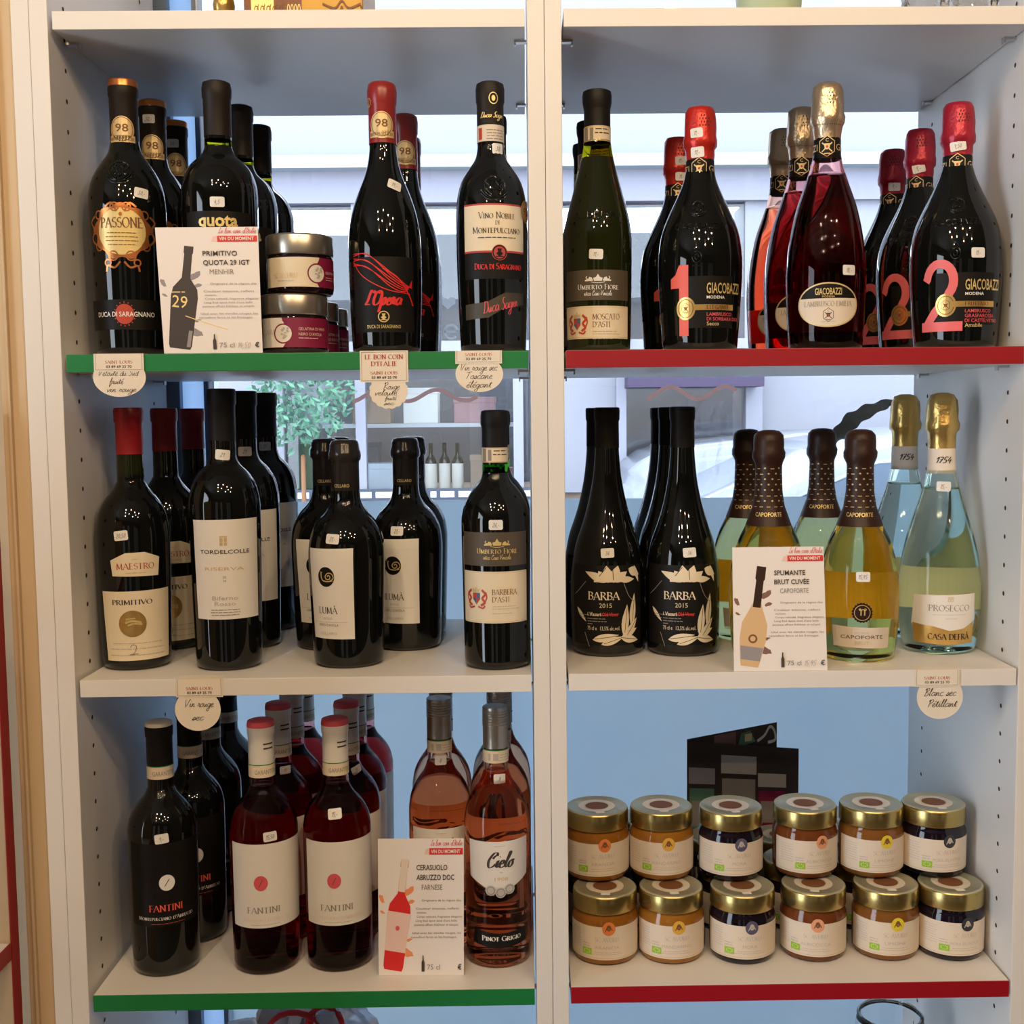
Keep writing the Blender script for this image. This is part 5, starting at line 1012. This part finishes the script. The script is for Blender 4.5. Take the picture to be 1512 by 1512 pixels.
for row, yy in ((0, .163), (1, .2415), (2, .318)):
    for i in range(6):
        if row == 2 and i in (2, 3): continue
        j = copy_tree(pr_[(2, 5, 2, 5, 2, 5)[i]]); j.location = (xs2[i]+.0005*row, yy, E1+.0002); j.rotation_euler.z = radians(rnd.uniform(-30, 30))
        if i == 5: j.location.x = .9470
        tag(j, ['dark jam jar on the lower level directly behind the front row', 'dark jam jar on the lower level in the third row back', 'dark jam jar on the lower level against the frosted window'][row]+' (%s)' % ['leftmost file', 'second file from left', 'third file from left', 'third file from right', 'second file from right', 'rightmost file'][i], 'jar', 'dark jam jars behind the front row')

# ================================================================== PRICE CARDS
def card(bl, br, tr, tl, label, title, colours, body, price):
    bl, br, tr, tl = map(Vector, (bl, br, tr, tl)); tr = tl+(br-bl)*((tr.x-tl.x)/(br.x-bl.x)); ex = (br-bl); wmm = ex.length*1000; ey = tl-bl; hmm = ey.length*1000
    n = ex.cross(ey).normalized(); th = .0006
    root = tag(empty('price_card', (bl+br)/2), label, 'card')
    off = -(bl+br)/2
    q = [bl+off, br+off, tr+off, tl+off]; r_ = [p-n*th for p in q]
    mk('board', q+r_, [(0, 1, 2, 3), (7, 6, 5, 4), (0, 4, 5, 1), (1, 5, 6, 2), (2, 6, 7, 3), (3, 7, 4, 0)], 'card', root)
    # strut behind so that it stands
    m0 = (q[2]+q[3])/2*.6+(q[0]+q[1])/2*.4
    foot = Vector((m0.x, m0.y+.011, 0))
    w_ = Vector((.012, 0, 0)); mk('strut', [m0-w_-n*th*2, m0+w_-n*th*2, foot+w_, foot-w_, m0-w_-n*th*3, m0+w_-n*th*3, foot+w_-n*th, foot-w_-n*th], [(0, 1, 2, 3), (7, 6, 5, 4), (0, 4, 5, 1), (1, 5, 6, 2), (2, 6, 7, 3), (3, 7, 4, 0)], 'card', root)
    def sf(u, v, o_):
        s, t = u/100, v/135
        p = (q[0]*(1-s)+q[1]*s)*(1-t)+(q[3]*(1-s)+q[2]*s)*t+n*o_*MM
        return tuple(p)
    cb, cc, cn, sp = colours
    def rp(pts, cx, cy, a):  # tilt the printed bottle
        c, s = cos(radians(a)), sin(radians(a)); return [(cx+x*c-y*s, cy+x*s+y*c) for x, y in pts]
    # splash behind the bottle
    ri = random.Random(len(title[0])); spl = []
    for (x, y, l_, a, w_) in ((7, 70, 11, 118, 5), (30, 78, 15, 42, 7), (32, 70, 11, 20, 4), (9, 60, 8, 150, 3), (27, 26, 16, -28, 8), (30, 34, 10, 10, 4)):
        p = [(l_*(.1+.9*t)+(l_*.12*ri.uniform(-1, 1)), w_*.5*sg*(1-abs(2*t-1)**3)*ri.uniform(.55, 1.15)) for sg, ts in ((1, (0, .2, .4, .6, .8, 1)), (-1, (.9, .7, .5, .3, .1))) for t in ts]
        spl.append(poly([(min(98, max(1, q[0])), q[1]) for q in rp(p, x, y, a)]))
    if body == 'round':
        bt = [(-11, 6), (-9.5, 0), (9.5, 0), (11, 6), (14.5, 30), (14, 48), (8, 62), (4.2, 72), (4.2, 96), (5.4, 98), (5.2, 112), (-5.2, 112), (-5.4, 98), (-4.2, 96), (-4.2, 72), (-8, 62), (-14, 48), (-14.5, 30)]
    else:
        bt = [(-12.5, 4), (-11, 0), (11, 0), (12.5, 4), (14.5, 60), (13, 70), (8, 77), (4.6, 82), (4.2, 110), (5, 111), (5, 119), (-5, 119), (-5, 111), (-4.2, 110), (-4.6, 82), (-8, 77), (-13, 70), (-14.5, 60)]
    px, py, tl_ = (16.5, 5, -8)
    sc = .98 if body == 'round' else .93
    R2 = lambda pts: rp([(x*sc, y*sc) for x, y in pts], px, py, tl_)
    it = [(join(*spl), sp), (poly(R2(bt)), cb)]
    if body == 'round': it += [(poly(R2([(-4.4, 66), (4.4, 66), (4.2, 96), (5.4, 98), (5.2, 112), (-5.2, 112), (-5.4, 98), (-4.2, 96)])), 'brown_sleeve'), (poly(R2([(-12.6, 22), (-9.5, 0), (9.5, 0), (12.6, 22)])), 'grey_print'), (poly(R2([(-10.6, 7), (-9.5, 0), (9.5, 0), (10.6, 7)])), 'tan_print'), (poly(R2([(5*cos(a), 31+5*sin(a)) for a in [i*pi/10 for i in range(20)]])), 'ink_brown'), (poly(R2([(3*cos(a), 31+3*sin(a)) for a in [i*pi/10 for i in range(20)]])), 'tan_print')]
    elif cn == 'pale': it += [(poly(R2([(-13.2, 20), (13.2, 20), (14.3, 62), (-14.3, 62)])), 'pale_rose'), (poly(R2([(2.6*cos(a), 45+2.6*sin(a)) for a in [i*pi/10 for i in range(20)]])), 'ink_rose'), (poly(R2([(-4.2, 84), (4.2, 84), (4.2, 110), (5, 119), (-5, 119), (-4.2, 110)])), 'pinkish')]
    else: it += [(poly(R2([(7, 3), (11, 3), (12, 22), (8, 22)])), 'grey_print'), (txt('29', px+2, py+44, 13, 15, 'b', rot=tl_), 'gold_pale'), (greek(px+2, py+60, 16, 1, 2), 'gold_print'), (curve([(24, 40), (45, 32), (66, 25)], .9), 'gold_pale')]
    it += [(rect(60, 119, 99, 125.5), 'bright_red'), (poly([(54, 119.6), (60, 119), (60, 125.5), (56, 124.6)]), 'pale_rose')]
    l = decal('picture', it, sf, root, off=.12, cut=0)
    xx = 45
    tx = [(txt("Le bon coin d'Italie", 80, 128.2, 5.6, 37, 'h', bold=.15), 'ink_rose'), (txt('VIN DU MOMENT', 79, 120.6, 3.5, 34, 'b', bold=.02), 'white')]
    for i, (t_, w_) in enumerate(title): tx.append((txt(t_, xx+(6 if i == 2 else 0), 104-9.8*i, 5.2, w_, 's' if 0 else 'b', 'l', bold=(.012 if i < 2 else 0), small=.8), 'ink' if i < 2 else 'ink_grey'))
    rows = [('Originaire de la région des', 73, 47, 48), ('Couleur intense, reflets', 65, 40, 52), ('violets.', 61, 41, 14), ('Corps velouté, fragrance élégante', 57, 41, 55), ('Long final épicé doté d\'une belle', 53, 40, 50), ('jeunesse offrant fraîcheur et volupté.', 49, 38, 54), ('Idéal avec les viandes rouges, les', 41, 36, 59), ('cannelloni farcis et les fromages.', 37, 34, 56)]
    for s_, v_, u_, w_ in rows: tx.append((txt(s_, u_+4, v_, 2.1, w_-2, 'b', 'l'), 'ink_grey'))
    tx += [(poly([(50.5, 4), (54, 4), (54, 13), (53, 15.5), (52.8, 20), (51.7, 20), (51.5, 15.5), (50.5, 13)]), 'ink'), (txt('75 cl', 57, 6, 5, 15, 'b', 'l'), 'ink_grey'), (txt(price, 82, 5, 8, 13, 'h', bold=.12), 'ink_light'), (txt('€', 95, 6, 5, 4.5, 'b', bold=.02), 'ink')]
    decal('lettering', tx, sf, l, off=.95, cut=0)
    return root
card((.1000, .001, A0+.0004), (.2008, .001, A0+.0004), (.1960, .016, .4660), (.0905, .016, .4690), 'white price card on the green-edged shelf picturing a black bottle', [('PRIMITIVO', 34), ('QUOTA 29 IGT', 46), ('MENHIR', 24)], ('bottle_print', 'x', 'dark', 'skin_brown' if 0 else 'grey_print'), 'slim', '14,50')
card((.6875, .002, C1+.0003), (.7865, .002, C1+.0003), (.7865, .024, .1285), (.6890, .024, .1300), 'white price card picturing a golden round bottle, on the right middle shelf', [('SPUMANTE', 34), ('BRUT CUVÉE', 38), ('CAPOFORTE', 31)], ('tan_print', 'x', 'x', 'skin_brown'), 'round', '15,95')
card((.3015, .036, E0+.0003), (.3955, .034, E0+.0003), (.3965, .056, -.1985), (.3010, .056, -.1950), 'small price card picturing a pink bottle, on the lower green-edged shelf', [('CERASUOLO', 36), ('ABRUZZO DOC', 44), ('FARNESE', 24)], ('bright_red', 'x', 'pale', 'orange_print'), 'slim', ' ')

# ================================================================== SHELF TAGS
def shelf_tag(x, ztop, rect_b, blob, label, lines, full=False, scallop=False, xw=(0, 50), zshelf=0):
    """visiting card taped over the shelf edge with a round handwritten price tag hanging under it"""
    root = tag(empty('shelf_tag', (x, -.0008, zshelf)), label, 'label')
    w = xw[1]; sf = flat((0, 0, 0), (1, 0, 0), (0, 0, 1), (0, -1, 0))
    cx, cz, rx, rz = blob
    if scallop: pts = [(cx+(rx+1.1*abs(sin(8*a)))*cos(a), cz+(rz+1.1*abs(sin(8*a)))*sin(a)) for a in [i*2*pi/128 for i in range(128)]]
    else: pts = [(cx+rx*cos(a), cz+rz*sin(a)) for a in [i*2*pi/48 for i in range(48)]]
    d = decal('round_tag', [(poly(pts), 'tag_paper')], sf, root, off=.1, cut=0, thick=.3)
    hw = []
    for s_, u, v, h, w_ in lines: hw.append((txt(s_, cx+u, cz+v, h, w_, 'h', bold=.12), 'ink'))
    decal('handwriting', hw, sf, d, off=.62, cut=0)
    c = decal('business_card', [(rect(0, rect_b, w, ztop), 'tag_paper')], sf, root, off=.6, cut=0, thick=.3)
    if not full:
        mk('card_fold', [(0, -.0007, ztop*MM), (w*MM, -.0007, ztop*MM), (w*MM, .016, .0008), (0, .016, .0008)], [(0, 1, 2, 3)], 'tag_paper', c)
    b = 1.6
    tx = [(join(rect(b, rect_b+b, w-b, rect_b+b+.35), rect(b, rect_b+b, b+.35, ztop-b*full), rect(w-b-.35, rect_b+b, w-b, ztop-b*full)), 'ink_grey'), (txt('SAINT-LOUIS', w/2, rect_b+8, 2.9, 28), 'ink_red'), (txt('03 89 69 25 70', w/2, rect_b+3.6, 2.6, 26, 'b', bold=.015), 'ink')]
    if full: tx += [(rect(b, ztop-b, w-b, ztop-b+.35), 'ink_grey'), (txt('LE BON COIN', w/2, ztop-8.5, 4.4, 39, bold=1.1), 'ink_red'), (txt("D'ITALIE", w/2, ztop-15.5, 4.4, 27, bold=1.1), 'ink_red')]
    decal('lettering', tx, sf, c, off=1.1, cut=0)
    return root
shelf_tag(.0285, .6, -17.5, (25.5, -23.5, 27, 20), 'handwritten rounded tag under a business card at the left end of the green edge', [('Velouté du Sud', 0, 1.5, 6.5, 42), ('fruité', -3, -7, 6.5, 16), ('vin rouge', 2, -15, 6, 30)], xw=(0, 51), zshelf=A0)
shelf_tag(.3005, 1.2, -31, (29, -40, 19, 17.5), 'scalloped handwritten tag below the full business card on the green edge', [('Rouge', 3, 1.5, 7, 17), ('velouté', -2, -4.5, 6, 24), ('fruité', 2, -9.5, 4.5, 13), ('sec', 0, -14.5, 4.5, 11)], True, True, (0, 49.5), A0)
shelf_tag(.3985, .4, -13, (24.5, -23.5, 24.5, 18.5), 'round handwritten tag at the right end of the green edge near the centre posts', [('Vin rouge sec', 0, 3.5, 7, 38), ('Toscane', 0, -5, 7, 27), ('élégant', 0, -14, 7, 27)], xw=(0, 48), zshelf=A0)
shelf_tag(.1005, .4, -19, (22, -32.5, 24, 22.5), 'round handwritten tag taped to the plain left middle shelf', [('Vin rouge', 2, 3, 8, 30), ('sec', 0, -11, 7, 13)], xw=(0, 49), zshelf=C0)
shelf_tag(.8785, .4, -18, (27, -29, 24.5, 24), 'round handwritten tag taped to the right middle shelf', [('Blanc sec', 0, 1, 8, 35), ('Pétillant', 3, -11, 8, 32)], xw=(0, 47), zshelf=C1)

# ================================================================== OTHER THINGS
# folded leaflet with jar pictures
lf = tag(empty('leaflet', (.676, .280, E1+.0003)), 'dark folded leaflet printed with pictures of jars, standing behind the jam jars', 'leaflet')
def leaf_panel(nm, p0, p1, h0, h1, items, z0=0):
    p0 = Vector(p0); p1 = Vector(p1); n = Vector((p1.y-p0.y, -(p1.x-p0.x), 0)).normalized(); t = .0006
    q = [(p0.x, p0.y, z0), (p1.x, p1.y, z0), (p1.x, p1.y, h1), (p0.x, p0.y, h0)]; q = [Vector(a) for a in q]; r_ = [a-n*t for a in q]
    o = mk(nm, q+r_, [(0, 1, 2, 3), (7, 6, 5, 4), (0, 4, 5, 1), (1, 5, 6, 2), (2, 6, 7, 3), (3, 7, 4, 0)], 'grey_print' if 0 else 'bottle_print', lf)
    def sf(u, v, o_): s = u/100; b = q[0]*(1-s)+q[1]*s; T_ = q[3]*(1-s)+q[2]*s; return tuple(b+(T_-b)*(v/100)+n*o_*MM)
    decal('picture', items, sf, o, off=.15, cut=0)
def pj(x, y, w, h, body, lid='grey_print'): return [(rect(x, y, x+w, y+h*.72), body), (rect(x+w*.08, y+h*.2, x+w*.92, y+h*.55), 'ink_grey'), (rect(x-w*.03, y+h*.78, x+w*1.03, y+h), lid)]
leaf_panel('front_panel', (0, 0, 0), (.148, .012, 0), .190, .175, pj(2, 30, 22, 52, 'leaf')+pj(31, 32, 30, 60, 'ink_grey', 'ink_light')+pj(64, 34, 24, 46, 'plum', 'ink_light')+[(ell(95, 48, 6, 12), 'ink_red')]+pj(2, 2, 18, 24, 'ink_red')+pj(40, 2, 40, 26, 'plum'))
leaf_panel('back_panel', (0, .003, 0), (.122, .026, 0), .192, .207, [(rect(30, 90, 54, 99), 'skin_brown'), (poly([(56, 88), (60, 97), (70, 98), (76, 90)]), 'leaf'), (curve([(78, 90), (86, 93), (92, 98), (97, 95), (98, 89), (90, 88)], 2), 'pinkish'), (rect(64, 91, 72, 96), 'gold_print')])
# scalloped dark ribbon curling behind the gold-foiled bottles
v = []; f = []; n = 40
cp = [(.874, .345, .225), (.884, .340, .243), (.900, .335, .261), (.921, .330, .274), (.945, .325, .284), (.972, .318, .289)]
wd = [3, 9, 11, 9, 5, 2.5]
for i in range(n+1):
    t = i/n*5; k = min(4, int(t)); w_ = t-k
    c = Vector(cp[k]).lerp(Vector(cp[k+1]), w_); d = (Vector(cp[k+1])-Vector(cp[k])).normalized(); nn = Vector((-d.z, 0, d.x)); hw = (wd[k]*(1-w_)+wd[k+1]*w_+1.3*sin(t*7))*MM
    v += [c+nn*hw, c-nn*hw+Vector((0, .004*sin(t*3), 0)), c+nn*hw+Vector((0, .0008, 0)), c-nn*hw+Vector((0, .0008+.004*sin(t*3), 0))]
for i in range(n): a_ = 4*i; f += [(a_, a_+1, a_+5, a_+4), (a_+2, a_+6, a_+7, a_+3), (a_, a_+4, a_+6, a_+2), (a_+1, a_+3, a_+7, a_+5)]
tag(mk('ribbon', v, f, 'ribbon', None, True), 'dark scalloped ribbon curling in front of the window beside the gold-foiled bottles', 'ribbon')

# crumpled cellophane standing by the glass
rc = random.Random(12); cv = []; cf = []; nx, nz = 9, 14
for j in range(nz+1):
    for i in range(nx+1):
        u, v = i/nx, j/nz; sp = .030+.022*sin(v*3.0)
        cv.append((.715+(u-.5)*sp*2+rc.uniform(-.003, .003), .338+rc.uniform(-.008, .008)+.010*sin(u*9), .0008+v*.29+(0 if j == 0 else rc.uniform(-.004, .004))))
for j in range(nz):
    for i in range(nx): a_ = j*(nx+1)+i; cf += [(a_, a_+1, a_+nx+2), (a_, a_+nx+2, a_+nx+1)]
tag(mk('cellophane_wrap', cv, cf, 'cellophane'), 'crumpled clear cellophane standing by the window between the lily bottles and sleeved bottles', 'wrapper')

# top shelf, only the feet of things show
TZ = ZL[0]; TZR = ZR[0]
gb = tag(empty('gift_box', (.2475, .079, TZ+.0003)), 'yellow and gold gift box with ornate brown printed base band', 'box')
gb.scale = (.89, 1, 1)
bevbox('box_body', -.069, -.055, 0, .068, .055, .16, 'gold_paper', gb, b=.003)
D('ornate', (.22, .07, .02), .45, noise=.3, nscale=60)
orn = [(rect(-68, 0, -2, 21), 'ornate'), (rect(-60, 1.2, -34, 20), 'gold_pale')]
for k in range(5): orn += [(ring(-54+7*k, 5.5, 2.6, 2.6, .8, 14), 'ink_brown'), (curve([(-58+7*k, 2), (-54+7*k, 4), (-51+7*k, 9)], .8), 'ink_brown')]
for k in range(4): orn.append((ring(-5-4*k, 5, 1.8, 4, .7, 12), 'gold_pale'))
orn += [(curve([(22, 9), (36, 6), (44, 11), (52, 6), (66, 9)], 1.6), 'ornate'), (curve([(24, 2), (40, 2.5), (44, 7), (48, 2.5), (64, 2)], 1.4), 'ornate'), (rect(22, 1, 66, 2), 'ornate'), (curve([(60, 3), (68, 5), (64, 9)], 1.2), 'ornate')]
orn = [(([(a, b*1.45) for a, b in v_], f_x), m_) for (v_, f_x), m_ in orn]
decal('base_band', orn, flat((0, -.0552, 0), (1, 0, 0), (0, 0, 1), (0, -1, 0)), gb.children[0], off=.2, cut=0)
gs = tag(empty('ornament', (.1635, .035, TZ+.0003)), 'small polished gold ornament standing on a splayed foot, left of the gift box', 'ornament')
lathe('foot', [(0, 0), (13, 0), (13.5, 1.5), (9, 3), (7, 5), (0, 5)], ['gold_foil'], gs, 32); lathe('stem', [(0, 4), (8, 5), (10, 9), (11, 16), (9, 26), (5, 34), (7, 42), (0, 46)], ['gold_foil'], gs, 32, jit=.6)
pt = tag(empty('flower_pot', (.7300, .050, TZR+.0003)), 'pale green tapered pot, only its base showing on the top shelf', 'pot')
pt.scale = (.82, .82, 1)
lathe('pot_body', [(0, 0), (37, 0), (39.5, 2), (46, 60), (48, 62), (45.5, 63), (37, 5), (0, 4)], ['pot_green'], pt, 40); lathe('soil', [(0, 55), (44, 55), (0, 56)], ['rubber'], pt, 24)
for x, lb in ((.8930, 'clear bobbled glass tumbler on the top shelf, the left of two'), (.9455, 'clear bobbled glass tumbler on the top shelf, the right of two')):
    if x < .92:
        tb = empty('glass_tumbler'); bp = [(0, 0), (20, 0), (24, 2)]+[(26+1.2*(k % 2)+k*.12, 4+k*4) for k in range(18)]+[(26, 76), (22, 74), (20, 8), (0, 7)]
        lathe('glass_body', bp, ['clear_glass'], tb, 36, jit=1.2); lathe('rim', [(27, 74), (28.4, 76), (27, 78), (25.6, 76), (27, 74)], ['clear_glass'], tb, 36); t0 = tb
    else: tb = copy_tree(t0)
    tb.scale = (.88, .88, 1); tb.location = (x, .045, TZR+.0002); tag(tb, lb, 'tumbler', 'clear bobbled tumblers')
# shelf below: wrapped sweets bag with red ribbon, glass
BZ = ZL[4]
bag = tag(empty('gift_bag', (.190, .16, BZ+.0005)), 'clear cellophane bag of white sweets tied with red ribbon, under the lower green-edged shelf', 'bag')
bm = bmesh.new(); bmesh.ops.create_icosphere(bm, subdivisions=4, radius=1)
rb = random.Random(5)
for q in bm.verts:
    s_ = 1+.10*sin(9*q.co.x+4*q.co.z)+.08*sin(13*q.co.y-7*q.co.x)+.03*rb.random(); q.co = Vector((q.co.x*.105*s_, q.co.y*.08*s_, .125+q.co.z*.116*s_))
zmin = min(q.co.z for q in bm.verts)
for q in bm.verts: q.co.z -= zmin
me = bpy.data.meshes.new('wrapper'); bm.to_mesh(me); bm.free(); me.materials.append(M['bag_film']); o = bpy.data.objects.new('wrapper', me); COL.objects.link(o); o.parent = bag
D('sweets', (.70, .72, .80), .4, noise=.2, nscale=40); D('sweet_lilac', (.50, .35, .60), .5, noise=.1)
bm = bmesh.new()
for k in range(60):
    a_ = rb.uniform(0, 6.28); rr = rb.uniform(0, .07); z = rb.uniform(.02, .25)
    sc = min(1, (1-((z-.14)/.155)**2))
    bmesh.ops.create_icosphere(bm, subdivisions=1, radius=.016, matrix=Matrix.Translation((rr*cos(a_)*sc, rr*.7*sin(a_)*sc, z)))
me = bpy.data.meshes.new('sweets'); bm.to_mesh(me); bm.free(); me.materials.append(M['sweets']); o = bpy.data.objects.new('sweets', me); COL.objects.link(o); o.parent = bag; o['kind'] = 'stuff'
def tube(name, pts, r, m, parent, seg=8):
    v = []; f = []
    for i, p in enumerate(pts):
        p = Vector(p); d = (Vector(pts[min(i+1, len(pts)-1)])-Vector(pts[max(i-1, 0)])).normalized(); a_ = d.orthogonal().normalized(); b_ = d.cross(a_)
        for k in range(seg): t = 2*pi*k/seg; v.append(p+a_*r*cos(t)+b_*r*sin(t))
    for i in range(len(pts)-1):
        for k in range(seg): j = (k+1) % seg; f.append((i*seg+k, i*seg+j, i*seg+seg+j, i*seg+seg+k))
    return mk(name, v, f, m, parent, True)
tube('bow', [(.02-.03*cos(a)-.01, -.095, .266+.024*sin(a)) for a in [i*pi/9 for i in range(19)]], .0035, 'ribbon_red', bag)
tube('bow', [(.045+.02*cos(a), -.093, .270+.026*sin(a)) for a in [i*pi/9 for i in range(19)]], .0035, 'ribbon_red', bag)
tube('ribbon_tail', [(.034, -.088, .295), (.026, -.094, .262), (.018, -.098, .2), (.02, -.1, .12)], .003, 'ribbon_red', bag)
gl = tag(empty('storage_glass', (.905, .15, ZR[4]+.0003)), 'clear glass vessel whose rim shows under the lower red-edged shelf', 'glass')
lathe('glass_body', [(0, 0), (40, 0), (44, 4), (45, 120), (40, 225), (38, 232), (36, 232), (38, 225), (42, 118), (41, 7), (0, 6)], ['clear_glass'], gl, 40); lathe('rim', [(37, 230), (39.6, 232), (37, 234.5), (34.6, 232), (37, 230)], ['clear_glass'], gl, 40)
# unseen pale blocks behind the camera, added for warm streaks in the bottles
for i, (x, w_) in enumerate(((-.9, .5), (.2, .4), (1.7, .9))):
    u = tag(empty('streak_reflector', (x, -3.95, FL)), 'unseen cream cabinet against the wall behind the viewer, %s' % ['leftmost', 'middle', 'rightmost'][i], 'reflector', 'reflectors added behind the viewer')
    bevbox('reflector_body', 0, -.2, 0, w_, .15, 2.2, 'laminate', u); bevbox('plinth', .02, .15, 0, w_-.02, .17, .1, 'laminate', u)
